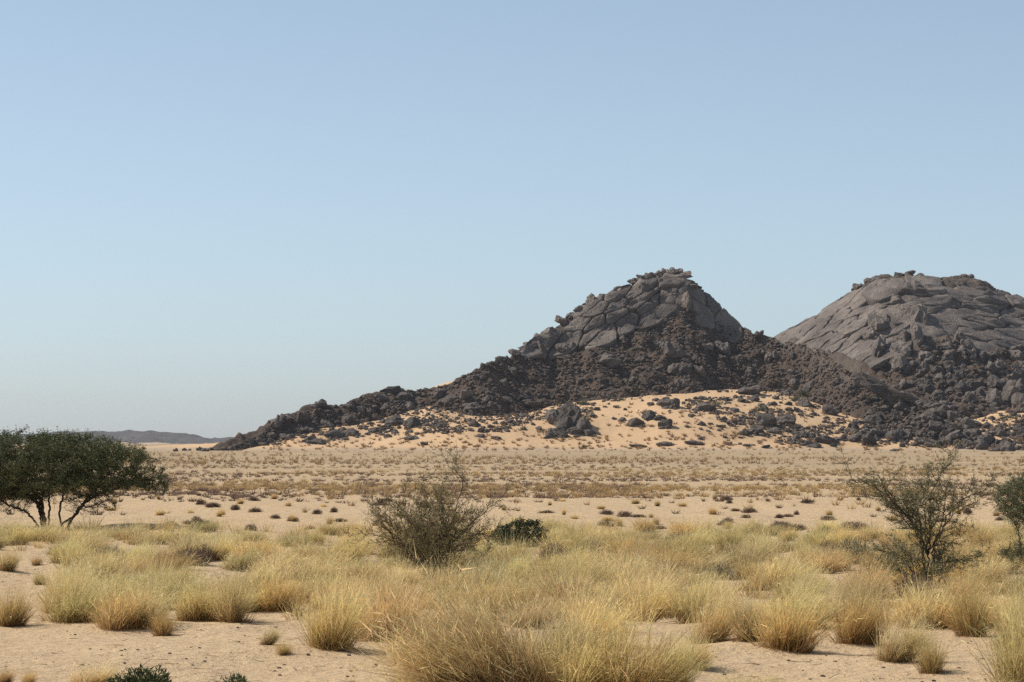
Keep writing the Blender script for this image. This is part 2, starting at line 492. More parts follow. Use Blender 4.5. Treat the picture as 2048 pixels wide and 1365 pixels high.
def make_farhill_mat():
    m, n, l, p = new_mat('far_hill_rock_and_sand')
    g = N(n, 'ShaderNodeNewGeometry'); pos = g.outputs['Position']
    sep = N(n, 'ShaderNodeSeparateXYZ'); l.new(pos, sep.inputs[0])
    a = noise_node(n, l, pos, 0.012, 6, 0.65)
    h = N(n, 'ShaderNodeMath', operation='ADD'); l.new(sep.outputs['Z'], h.inputs[0]); l.new(mult(n, l, a, 16.0), h.inputs[1])
    f = maprange(n, l, h.outputs[0], 8.5, 10.0)
    c = mixc(n, l, f, (0.46, 0.34, 0.22), (0.062, 0.052, 0.049))
    l.new(c, p.inputs['Base Color']); p.inputs['Roughness'].default_value = 0.9
    return m
M_FARHILL = make_farhill_mat()
far_range()

# ------------------------------------------------------------------ rock shapes
def ico(sub):
    bm = bmesh.new(); bmesh.ops.create_icosphere(bm, subdivisions=sub, radius=1.0)
    V = np.array([v.co[:] for v in bm.verts]); F = np.array([[v.index for v in f.verts] for f in bm.faces])
    bm.free(); return V, F
ICO1, ICO2, ICO3 = ico(1), ico(2), ico(3)

def rock_points(dirs, seed, planes, p, lump):
    r_ = np.random.default_rng(seed)
    nrm = r_.normal(size=(planes, 3)); nrm /= np.linalg.norm(nrm, axis=1, keepdims=True)
    off = r_.uniform(0.62, 1.0, planes)
    nrm = np.vstack([nrm, np.eye(3), -np.eye(3)]); off = np.concatenate([off, np.full(6, 1.0)])
    k = np.maximum(dirs @ nrm.T, 0) / off
    rr = (k ** p).sum(1) ** (-1 / p)
    V = dirs * rr[:, None]
    if lump:
        V = V * (1 + lump * (fbm(V[:, 0] * 2.2 + seed, V[:, 1] * 2.0 + V[:, 2] * 2.4, seed, 4, 0.6)))[:, None]
    return V

BOULDERS = []       # rounded weathered granite
BLOCKS = []         # angular blocks
for k in range(8):
    BOULDERS.append(mesh_np('boulder', rock_points(ICO3[0], 100 + k, 12, 13, 0.42), ICO3[1], smooth=False, mat=M_ROCK))
for k in range(8):
    me = mesh_np('block', rock_points(ICO3[0], 200 + k, 15, 28, 0.36), ICO3[1], smooth=False, mat=M_ROCK)
    BLOCKS.append(me)
LOWROCK = [rock_points(ICO1[0], 300 + k, 7, 14, 0.0) for k in range(12)]

def rock_obj(name, parent, P, size, nrm=None, block=False, tilt=0.25, spin=None, rnd=random):
    me = rnd.choice(BLOCKS if block else BOULDERS)
    o = bpy.data.objects.new(name, me)
    q = Euler((rnd.uniform(-tilt, tilt), rnd.uniform(-tilt, tilt), rnd.uniform(-0.5, 0.5) + rnd.choice((0, math.pi)) if spin is None else spin)).to_quaternion()
    if nrm is not None:
        up = Vector((0, 0, 1)); n = Vector(nrm).lerp(up, 0.45).normalized()
        q = up.rotation_difference(n) @ q
    o.rotation_mode = 'QUATERNION'; o.rotation_quaternion = q
    o.location = P; o.scale = size
    return link(o, parent)

def surf_all(x, y):
    return np.maximum(np.maximum(H1(x, y), H2(x, y)), np.maximum(SANDF(x, y), 0.0))

def rand_in_poly(poly, n, mind=0.0, seed=1):
    r_ = np.random.default_rng(seed); a = np.array(poly, float); lo, hi = a.min(0), a.max(0)
    out = []; tries = 0
    while len(out) < n and tries < n * 60:
        tries += 1
        p = lo + r_.random(2) * (hi - lo)
        if in_poly(np.array([p[0]]), np.array([p[1]]), poly)[0] and (mind <= 0 or all((p[0] - q[0]) ** 2 + (p[1] - q[1]) ** 2 > mind * mind for q in out)):
            out.append(p)
    return out

# --- exfoliation slabs: rounded cells laid over the domes, every slab its own mesh
def slabs(hill, field, poly, cell_w, cell_h, ang, n, thick, d0, d1, seed, sky_py):
    r_ = np.random.default_rng(seed)
    ca, sa = math.cos(ang), math.sin(ang)
    def to_uv(p): x, y = p[..., 0], -p[..., 1]; return np.stack([(x * ca + y * sa) / cell_w, (-x * sa + y * ca) / cell_h], -1)
    def to_px(u):
        a, b = u[..., 0] * cell_w, u[..., 1] * cell_h
        return np.stack([a * ca - b * sa, -(a * sa + b * ca)], -1)
    pts = np.array(rand_in_poly(poly, n, 0.0, seed))
    uv = to_uv(pts)
    keep = []
    for i in range(len(uv)):
        sp = r_.uniform(0.12, 1.2)
        if all(((uv[i] - uv[j]) ** 2).sum() > sp for j in keep): keep.append(i)
    uv = uv[keep]
    nth = 22; th = np.linspace(0, 2 * math.pi, nth, endpoint=False)
    dirs = np.stack([np.cos(th), np.sin(th)], -1)
    rho = np.array([0.0, 0.5, 0.84, 0.94, 0.98, 1.0, 1.01])
    hgt = np.array([1.0, 1.0, 0.96, 0.86, 0.60, 0.0, -1.9])
    for i in range(len(uv)):
        d = uv - uv[i]; dist = np.linalg.norm(d, axis=1); o = np.argsort(dist)[1:12]
        nr = d[o] / dist[o][:, None]; off = np.minimum(dist[o] * 0.5, 0.85) - 0.016
        nr = np.vstack([nr, dirs[::3]]); off = np.concatenate([off, np.full(len(dirs[::3]), 0.95)])
        k = np.maximum(dirs @ nr.T, 0) / off
        rr = (k ** 24).sum(1) ** (-1 / 24)
        rr = rr * (1 + 0.03 * r_.normal(size=nth))
        ring = [uv[i][None, :]]
        for q in rho[1:]: ring.append(uv[i] + dirs * rr[:, None] * q)
        U = np.vstack(ring); P2 = to_px(U)
        X, Y, Z, hit = march(P2[:, 0], P2[:, 1], field, d0, d1, 160)
        if not hit[0]: continue
        for k in range(8):                                   # cells that reach past the skyline stop at it
            if hit.all(): break
            P2[~hit] = P2[~hit] * 0.75 + P2[0] * 0.25
            X, Y, Z, hit = march(P2[:, 0], P2[:, 1], field, d0, d1, 160)
        if not hit.all(): continue
        if Y.max() - Y.min() > 60: continue
        c0 = np.array([X[0], Y[0], Z[0]])
        nn = field.normal(np.array([X[0]]), np.array([Y[0]]), 3.0)[0]
        T = 0.55 * thick * r_.uniform(0.7, 1.2); base = (r_.uniform(-0.16, 0.16) + (0.55 if r_.random() < 0.10 else 0)) * thick
        tilt = r_.normal(size=2) * 0.05
        H = np.concatenate([[hgt[0]], np.repeat(hgt[1:], nth)])
        V = np.stack([X, Y, Z], -1)
        rel = V - c0
        off3 = T * H + base + rel[:, 0] * tilt[0] + rel[:, 2] * tilt[1]
        off3 += 1.0 * fbm(V[:, 0] / 5.0 + 40, V[:, 2] / 2.0 + V[:, 1] / 3, 61, 4) * (H > 0)
        V = V + nn[None, :] * off3[:, None]
        vx = 1024 + V[:, 0] * FPX / V[:, 1]; vy = HORIZON - (V[:, 2] - CAM_H) * FPX / V[:, 1]
        if (sky_py(vx) - vy).max() > 4.5: continue           # would stick out of the skyline like a beak
        F = []
        for a in range(nth): F.append((0, 1 + a, 1 + (a + 1) % nth))
        for g in range(len(rho) - 2):
            b = 1 + g * nth
            for a in range(nth):
                e = (a + 1) % nth
                F.append((b + a, b + nth + a, b + nth + e)); F.append((b + a, b + nth + e, b + e))
        me = mesh_np('slab', V - c0, np.array(F), smooth=True, mat=M_SLAB)
        ob = bpy.data.objects.new('slab', me); ob.location = c0; link(ob, hill)

for q_, a_ in enumerate(SLAB_A): slabs(hill_a, H1S, *a_, 850, 1010, 5 + q_, H1_PY)
for q_, a_ in enumerate(SLAB_B): slabs(hill_b, H2S, *a_, 870, 1160, 15 + q_, H2_PY)

# --- landmark boulders: photo x, y of the middle, width, height in photo pixels
def put_rock(name, parent, px, py, w, h, block=False, depth=None, spin=None, tilt=0.22, sink=0.12, d0=780, d1=1160, rnd=random, mat=None):
    for f in (0.30, 0.55, 0.8, 1.1, 1.5):                       # skyline rocks stand on the crest just behind
        X, Y, Z, hit = march([px], [py + h * f], surf_all, d0, d1, 420)
        if hit[0]: break
    if not hit[0]: return None
    s = Y[0] / FPX
    sz = (w * s / 2 * 1.12, (depth or (w + h) / 2) * s / 2 * 1.12, h * s / 2 * 1.12)
    zc = CAM_H + ray(px, py)[1] * Y[0] - (0.65 * sz[2] if f > 0.3 else 0)
    P = (float((px - 1024) / FPX * Y[0]), float(Y[0] + sz[1] * 0.35), float(zc - sz[2] * sink))
    o = rock_obj(name, parent, P, sz, None, block, tilt, spin, rnd)
    if mat: o.material_slots[0].link = 'OBJECT'; o.material_slots[0].material = mat
    return o

rr_ = random.Random(5)
LAND_A = [(1284, 556, 20, 14, 0), (1300, 548, 20, 18, 0), (1316, 542, 20, 20, 0), (1331, 538, 18, 18, 0), (1346, 537, 17, 16, 0), (1359, 538, 18, 15, 0), (1372, 542, 14, 12, 1),
    (1268, 558, 18, 14, 0), (1237, 572, 22, 12, 1), (1205, 588, 22, 18, 0), (1185, 598, 26, 24, 0), (1160, 618, 24, 16, 1), (1142, 632, 20, 16, 0), (1125, 642, 24, 20, 0),
    (1098, 656, 34, 26, 0), (1078, 674, 24, 16, 0), (1060, 669, 9, 9, 0), (1064, 690, 26, 18, 0), (1080, 698, 32, 34, 0), (1100, 684, 18, 24, 0), (1122, 698, 24, 24, 0), (1140, 696, 26, 26, 0),
    (1372, 600, 18, 46, 1), (1308, 604, 26, 22, 0), (1342, 592, 24, 16, 0), (1346, 556, 64, 20, 0), (1378, 572, 36, 16, 0), (1322, 566, 20, 26, 0), (1338, 566, 18, 22, 0), (1290, 576, 24, 34, 0),
    (1344, 704, 40, 38, 0), (1326, 694, 20, 24, 1), (1352, 738, 36, 28, 0), (1370, 738, 26, 26, 0), (1392, 722, 18, 26, 0), (1400, 742, 22, 26, 0), (1448, 698, 30, 34, 0), (1447, 716, 16, 14, 0),
    (1518, 673, 16, 28, 0), (1414, 692, 34, 18, 0), (1356, 768, 16, 24, 0), (1372, 766, 18, 18, 0), (1482, 718, 22, 22, 1), (1500, 740, 20, 18, 1), (1538, 716, 18, 26, 0), (1554, 712, 24, 18, 0),
    (1214, 720, 46, 30, 0), (1218, 685, 22, 14, 1), (1320, 690, 20, 22, 0), (1500, 782, 40, 24, 0), (1590, 770, 24, 30, 1), (1620, 772, 22, 24, 1), (1576, 786, 24, 14, 0), (1024, 742, 26, 20, 0), (1005, 766, 20, 16, 1),
    (968, 732, 18, 14, 0), (985, 722, 18, 12, 1), (1003, 714, 18, 12, 1), (1030, 706, 22, 14, 1), (1046, 692, 16, 16, 0),
    (786, 780, 42, 14, 0), (800, 792, 40, 20, 1), (760, 796, 26, 16, 1), (644, 808, 26, 16, 1), (630, 812, 18, 12, 0), (604, 838, 32, 26, 1), (572, 838, 24, 26, 0), (552, 848, 26, 26, 0), (557, 838, 12, 16, 0),
    (722, 824, 14, 24, 1), (738, 822, 12, 18, 1), (696, 838, 26, 18, 0), (880, 785, 20, 18, 0), (900, 800, 30, 20, 1), (930, 790, 28, 18, 1), (945, 815, 34, 20, 0), (970, 800, 22, 14, 1), (1010, 800, 30, 16, 1), (1060, 808, 40, 18, 0),
    (820, 812, 24, 22, 1), (650, 850, 26, 18, 0), (620, 860, 20, 16, 0), (596, 862, 26, 18, 0), (540, 872, 22, 14, 0), (520, 882, 18, 12, 1), (500, 884, 20, 14, 0)]
for (x, y, w, h, b) in LAND_A: put_rock('boulder', hill_a, x, y, w, h, bool(b), rnd=rr_, mat=M_SLAB if (y < 700 and 1050 < x < 1420) else None)

LAND_B = [(1752, 562, 26, 18, 0), (1714, 580, 26, 14, 1), (1690, 596, 18, 10, 1), (1720, 574, 20, 18, 0), (1740, 566, 26, 20, 0), (1800, 546, 20, 8, 1), (1822, 546, 22, 10, 1), (1842, 548, 18, 8, 1), (1944, 550, 14, 8, 1), (1930, 551, 12, 7, 1),
    (1792, 604, 34, 36, 0), (1840, 632, 40, 60, 0), (1834, 582, 62, 44, 0), (1768, 650, 44, 54, 0), (1760, 698, 26, 60, 0), (1748, 670, 32, 36, 0), (1806, 700, 40, 40, 0), (1800, 728, 34, 40, 0), (1812, 672, 20, 38, 1), (1834, 670, 22, 46, 1),
    (1852, 712, 34, 22, 0), (1920, 672, 24, 30, 1), (1932, 690, 22, 22, 0), (1925, 738, 22, 22, 0), (1926, 702, 18, 26, 0), (1948, 708, 16, 30, 0), (1896, 710, 22, 22, 0), (1900, 690, 16, 16, 0), (1975, 712, 30, 18, 0), (1985, 738, 26, 34, 0),
    (1900, 740, 18, 24, 1), (1850, 770, 40, 28, 0), (1826, 768, 20, 16, 0), (2000, 770, 36, 40, 0), (2020, 790, 30, 50, 1), (2040, 760, 34, 40, 0), (1990, 800, 30, 36, 1), (2045, 810, 50, 50, 0), (2035, 700, 30, 22, 0), (2010, 690, 26, 16, 1)]
for (x, y, w, h, b) in LAND_B: put_rock('boulder', hill_b, x, y, w, h, bool(b), rnd=rr_, mat=M_SLAB if y < 735 else None)

# long tilted slab ribs running down to the boulder field
for (x, y, w, h, sp) in [(1790, 790, 120, 30, 0.0), (1830, 800, 110, 22, 0.0)]:
    o = put_rock('slab', hill_a, x, y, w, h, False, depth=50, spin=0, tilt=0.02, rnd=rr_)
    if o: o.rotation_quaternion = Euler((0, R(28), 0)).to_quaternion() @ o.rotation_quaternion

def scatter(parent, poly, n, smin, smax, seed, name='boulder', aspect=(0.6, 1.0), block=0.7, mind=9):
    r_ = random.Random(seed)
    k = 0
    for p in rand_in_poly(poly, n, mind, seed):
        w = smin + (smax - smin) * r_.random() ** 2.2
        if put_rock(name, parent, p[0], p[1], w, w * r_.uniform(*aspect), r_.random() < block, rnd=r_, tilt=0.4): k += 1
    return k
# talus boulders on the conical hill
scatter(hill_a, [(1000, 720), (1110, 700), (1300, 655), (1480, 665), (1620, 700), (1740, 790), (1600, 780), (1300, 780), (1100, 805), (900, 835), (720, 840), (560, 868), (600, 840), (780, 790), (900, 775)], 130, 6, 17, 3, mind=12)
# boulder field under the broad dome
scatter(hill_b, [(1780, 720), (1880, 690), (2040, 700), (2100, 780), (2090, 815), (1960, 815), (1900, 800), (1800, 770)], 75, 12, 30, 4, aspect=(0.7, 1.4), mind=12)
scatter(hill_b, [(1690, 855), (1740, 812), (1800, 800), (1880, 805), (1960, 850), (2100, 855), (2100, 893), (1960, 898), (1840, 893), (1740, 885), (1680, 872)], 175, 8, 36, 6, aspect=(0.45, 0.95), block=0.85, mind=9)

# --- loose boulders on the sand slope: things of their own
LOOSE = [
    ((1334, 850, 26, 22, 0), 'single rounded grey boulder sitting alone on the clean sand slope'),
    ((1148, 836, 36, 60, 1), 'tallest dark block of the rock outcrop standing on the sand slope'),
    ((1106, 836, 30, 42, 1), 'narrow brown block leaning on the tall outcrop block'),
    ((1166, 850, 34, 42, 1), 'dark shaded boulder tucked behind the tall outcrop block beside a green bush'),
    ((1127, 842, 28, 46, 1), 'second tallest dark block of the outcrop on the sand slope'),
    ((1128, 818, 30, 22, 1), 'dark block on the uphill shoulder of the tall outcrop'),
    ((1150, 862, 34, 20, 1), 'brown shaded block under the tall outcrop block'),
    ((1176, 866, 22, 16, 1), 'pointed block at the shady end of the tall outcrop'),
    ((1108, 862, 24, 18, 0), 'knobbly grey rock between the narrow block and the flat one'),
    ((1124, 868, 34, 18, 0), 'pale flat boulder at the foot of the tall outcrop block'),
    ((1098, 872, 26, 14, 0), 'smooth grey boulder at the downhill tip of the tall outcrop'),
    ((1345, 810, 34, 24, 0), 'big grey boulder crowning the rock row on the sand slope'),
    ((1318, 836, 30, 14, 1), 'flat dark block below the big grey boulder on the sand slope'),
    ((1300, 832, 28, 20, 1), 'dark angular block in the middle of the rock row on the sand slope'),
    ((1270, 846, 34, 18, 1), 'low dark block at the downhill end of the rock row on the sand slope'),
    ((1330, 802, 24, 16, 0), 'light grey boulder above the big crowning boulder'),
    ((848, 888, 12, 9, 0), 'small squarish dark boulder at the bottom edge of the sand slope'),
    ((820, 876, 28, 9, 1), 'long flat dark slab lying on the lower sand slope'),
    ((960, 872, 16, 9, 1), 'small dark slab with a pale patch on the open sand'),
    ((992, 876, 20, 8, 1), 'low dark slab on open sand near the slope bottom'),
    ((950, 848, 20, 18, 0), 'dark knob of rock standing on a little sand mound'),
    ((1410, 815, 44, 22, 1), 'jagged dark rock heap beside a green bush on the sand'),
    ((1470, 820, 18, 10, 1), 'small dark rock lying between two rock heaps on the sand'),
    ((1530, 842, 40, 30, 1), 'high dark block of the cluster above pale boulders on the sand'),
    ((1513, 862, 36, 22, 0), 'pale rounded boulder at the front of the sand slope cluster'),
    ((1552, 862, 30, 14, 0), 'flat pale boulder beside the rounded one in the sand slope cluster'),
    ((1490, 866, 22, 14, 1), 'dark rock at the downhill side of the pale boulders'),
    ((1575, 842, 40, 24, 0), 'grey rounded boulder uphill of the flat pale boulder'),
    ((1610, 806, 36, 24, 0), 'domed grey boulder on sand below the dark ridge end'),
    ((1660, 822, 34, 26, 0), 'rounded grey boulder between the domed boulder and the boulder field'),
    ((1598, 868, 26, 12, 1), 'dark wedge shaped rock lying on grassy sand'),
    ((1650, 880, 60, 22, 1), 'wide jagged dark block at the foot of the boulder field'),
    ((1630, 892, 30, 12, 1), 'low dark block below the wide jagged block'),
    ((1790, 902, 18, 8, 0), 'small dark stone on gravel in front of the boulder field'),
    ((2000, 900, 34, 12, 0), 'dark low boulder standing out on gravel below the broad dome'),
    ((1330, 888, 50, 10, 1), 'long dark ledge at the bottom of the sand slope'),
    ((1278, 892, 40, 8, 1), 'flat dark ledge where sand slope meets gravel'),
    ((1385, 886, 40, 9, 1), 'dark ledge piece beside the long ledge at the slope bottom'),
    ((575, 874, 24, 14, 0), 'grey boulder on sand at the low end of the ridge'),
    ((640, 886, 22, 9, 1), 'flat dark rock on sand at the tail of the ridge'),
    ((616, 878, 16, 12, 0), 'rounded dark rock beside the flat one at the ridge tail'),
    ((672, 868, 40, 20, 1), 'broad dark block of the ledge on the ridge tail sand'),
    ((704, 866, 32, 16, 1), 'dark sloping block next to the broad ledge block'),
    ((636, 884, 34, 12, 1), 'long low ledge near the ridge tail bottom'),
    ((750, 860, 28, 14, 1), 'dark stepped rock on sand below the middle ridge'),
    ((790, 842, 40, 24, 1), 'dark layered outcrop on sand under the ridge step'),
    ((826, 846, 34, 22, 1), 'dark slanting outcrop beside the layered one'),
]
rl = random.Random(9)
for spec, lab in LOOSE:
    x, y, w, h, b = spec
    o = put_rock('boulder', None, x, y, w, h, bool(b), rnd=rl, tilt=0.15)
    if o: tag(o, lab, 'boulder', 'boulders lying on the sand slope')
def loose_scatter(poly, n, smin, smax, seed, lab, mind=10):
    r_ = random.Random(seed)
    for p in rand_in_poly(poly, n, mind, seed):
        w = smin + (smax - smin) * r_.random() ** 2
        b = r_.random() < 0.6
        o = put_rock('boulder', None, p[0], p[1], w, w * r_.uniform(0.45, 0.8), b, rnd=r_)
        lb = lab.replace('small', 'tiny' if w < 11 else 'modest').replace('rock', 'angular rock' if b else 'rounded rock')
        if o: tag(o, lb, 'boulder', 'boulders lying on the sand slope')
loose_scatter([(500, 888), (600, 868), (760, 842), (860, 835), (900, 850), (740, 878), (560, 892)], 34, 8, 20, 21, 'small dark rock half buried in sand along the ridge foot')
loose_scatter([(860, 838), (1000, 842), (1080, 835), (1060, 860), (960, 862), (870, 856)], 24, 8, 18, 22, 'small dark rock strewn on sand left bare below the talus')
loose_scatter([(1280, 800), (1440, 790), (1560, 796), (1640, 830), (1560, 820), (1420, 802), (1300, 815)], 26, 8, 18, 23, 'small dark rock on sand just under the scree edge')
loose_scatter([(1460, 870), (1560, 850), (1660, 850), (1690, 890), (1560, 900), (1480, 890)], 26, 8, 18, 24, 'small dark rock on sand before the boulder field')
loose_scatter([(1060, 830), (1300, 800), (1330, 830), (1240, 850), (1200, 870), (1060, 880)], 20, 8, 20, 26, 'small dark rock on the clean middle of the sand slope')
loose_scatter([(1360, 850), (1480, 830), (1500, 880), (1400, 880)], 14, 8, 20, 27, 'small dark rock on sand between ledge and pale boulders')
loose_scatter([(340, 902), (430, 893), (500, 890), (480, 900)], 14, 8, 18, 25, 'small dark rock on the low sandy tail beyond the ridge')

# little drift of sand showing behind the skyline of the ridge
def sand_drift():
    xs = np.arange(-32, -8, 0.8); ys = np.arange(905, 950, 1.5)
    X, Y = np.meshgrid(xs, ys); px = 1024 + X * FPX / 925
    top = np.interp(px, [840, 865, 885, 905, 925, 950], [790, 775, 768, 763, 764, 790])
    Z = CAM_H + (HORIZON - top) / FPX * 925 - 0.012 * (Y - 925) ** 2
    o = grid_obj('sand_drift', xs, ys, Z, M_APRON, slope)
sand_drift()

# --- rubble: uncountable stones of the talus, one mesh per hill
def rubble(parent, poly, n, smin, smax, seed, d0=840, d1=1110, sandy=None):
    r_ = np.random.default_rng(seed)
    a = np.array(poly, float); lo, hi = a.min(0), a.max(0)
    p = lo + r_.random((n * 3, 2)) * (hi - lo)
    p = p[in_poly(p[:, 0], p[:, 1], poly)][:n]
    if sandy is not None:
        k = fbm(p[:, 0] / 45, p[:, 1] / 18, seed, 3) > sandy
        p = p[k]
    X, Y, Z, hit = march(p[:, 0], p[:, 1], surf_all, d0, d1, 260)
    X, Y, Z = X[hit], Y[hit], Z[hit]; m = len(X)
    s = (smin + (smax - smin) * r_.random(m) ** 3)
    nv = len(ICO1[0]); Vs = np.empty((m, nv, 3)); 
    idx = r_.integers(0, len(LOWROCK), m)
    ang = r_.random(m) * 6.283; tl = r_.normal(size=m) * 0.5
    base = np.array(LOWROCK)[idx] * s[:, None, None] * np.stack([r_.uniform(.8, 1.4, m), r_.uniform(.8, 1.3, m), r_.uniform(.5, 1.0, m)], -1)[:, None, :]
    ct, st = np.cos(tl)[:, None], np.sin(tl)[:, None]
    y_ = base[..., 1] * ct - base[..., 2] * st; z_ = base[..., 1] * st + base[..., 2] * ct
    ca, sa = np.cos(ang)[:, None], np.sin(ang)[:, None]
    Vs[..., 0] = base[..., 0] * ca - y_ * sa + X[:, None]
    Vs[..., 1] = base[..., 0] * sa + y_ * ca + Y[:, None]
    Vs[..., 2] = z_ + Z[:, None] + s[:, None] * 0.15
    F = (ICO1[1][None] + (np.arange(m) * nv)[:, None, None]).reshape(-1, 3)
    g = r_.uniform(0.7, 1.5, m)[:, None] * (1 + np.array([[0.10, 0.0, -0.08]]) * r_.normal(size=(m, 1)))
    C = np.repeat(g, nv, 0)
    me = mesh_np('rubble', Vs.reshape(-1, 3), F, smooth=False, mat=M_RUBBLE, col=C)
    o = obj('rubble', me, parent); tag(o, kind='stuff'); return o
rubble(hill_a, [(470, 893), (560, 850), (640, 812), (780, 782), (900, 770), (970, 728), (1060, 690), (1130, 680), (1300, 640), (1380, 610), (1480, 650), (1640, 700), (1760, 790), (1700, 825), (1560, 790), (1440, 785), (1260, 800), (1100, 820), (1000, 842), (900, 850), (760, 850), (640, 872), (540, 888)],
       10500, 0.15, 0.85, 31)
rubble(hill_b, [(1680, 880), (1740, 800), (1790, 720), (1880, 680), (2060, 690), (2130, 760), (2130, 895), (1960, 900), (1800, 895)], 2600, 0.3, 1.3, 32)
rubble(hill_b, [(1600, 670), (1740, 560), (1950, 548), (2110, 620), (2110, 700), (1880, 690), (1760, 700)], 1100, 0.2, 0.8, 33)
rubble(hill_a, [(1060, 690), (1130, 640), (1270, 560), (1340, 548), (1400, 560), (1530, 664), (1400, 640), (1300, 650), (1120, 700)], 520, 0.2, 0.8, 35)
rubble(slope, [(490, 892), (640, 866), (860, 838), (1100, 820), (1300, 800), (1560, 790), (1700, 830), (1690, 895), (1450, 890), (1400, 840), (1200, 830), (1000, 865), (800, 870), (600, 892)], 6500, 0.18, 0.8, 34, 835, 1000, sandy=0.0)

# ------------------------------------------------------------------ blades, tussocks, shrubs
def blades(B, D, L, W, bend, c0, c1, segs=3, r_=rng):
    """ribbon blades: base points, unit directions, lengths, widths, bend vectors, root and tip colours"""
    n = len(B)
    side = np.cross(D, r_.normal(size=(n, 3))); side /= np.linalg.norm(side, axis=1, keepdims=True) + 1e-9
    V = np.empty((n, 2 * segs + 1, 3)); C = np.empty((n, 2 * segs + 1, 3))
    for k in range(segs + 1):
        t = k / segs
        P = B + D * (L * t)[:, None] + bend * (L * t * t)[:, None]
        c = c0 * (1 - t) + c1 * t
        if k < segs:
            w = (W * (1 - 0.55 * t))[:, None] * 0.5
            V[:, 2 * k] = P - side * w; V[:, 2 * k + 1] = P + side * w
            C[:, 2 * k] = c; C[:, 2 * k + 1] = c
        else:
            V[:, 2 * segs] = P; C[:, 2 * segs] = c
    f = []
    for k in range(segs - 1):
        a = 2 * k; f += [(a, a + 1, a + 3), (a, a + 3, a + 2)]
    a = 2 * (segs - 1); f.append((a, a + 1, a + 2))
    f = np.array(f)
    F = (f[None] + (np.arange(n) * (2 * segs + 1))[:, None, None]).reshape(-1, 3)
    return V.reshape(-1, 3), F, C.reshape(-1, 3)

def join(parts):
    V = []; F = []; C = []; o = 0
    for v, f, c in parts:
        V.append(v); F.append(f + o); C.append(c); o += len(v)
    return np.vstack(V), np.vstack(F), np.vstack(C)

def unit(a): return a / (np.linalg.norm(a, axis=-1, keepdims=True) + 1e-9)

def vary(c, n, s, r_):
    return np.array(c)[None, :] * (1 + s * r_.normal(size=(n, 1))).clip(0.45, 1.7) * (1 + 0.05 * r_.normal(size=(n, 3)))

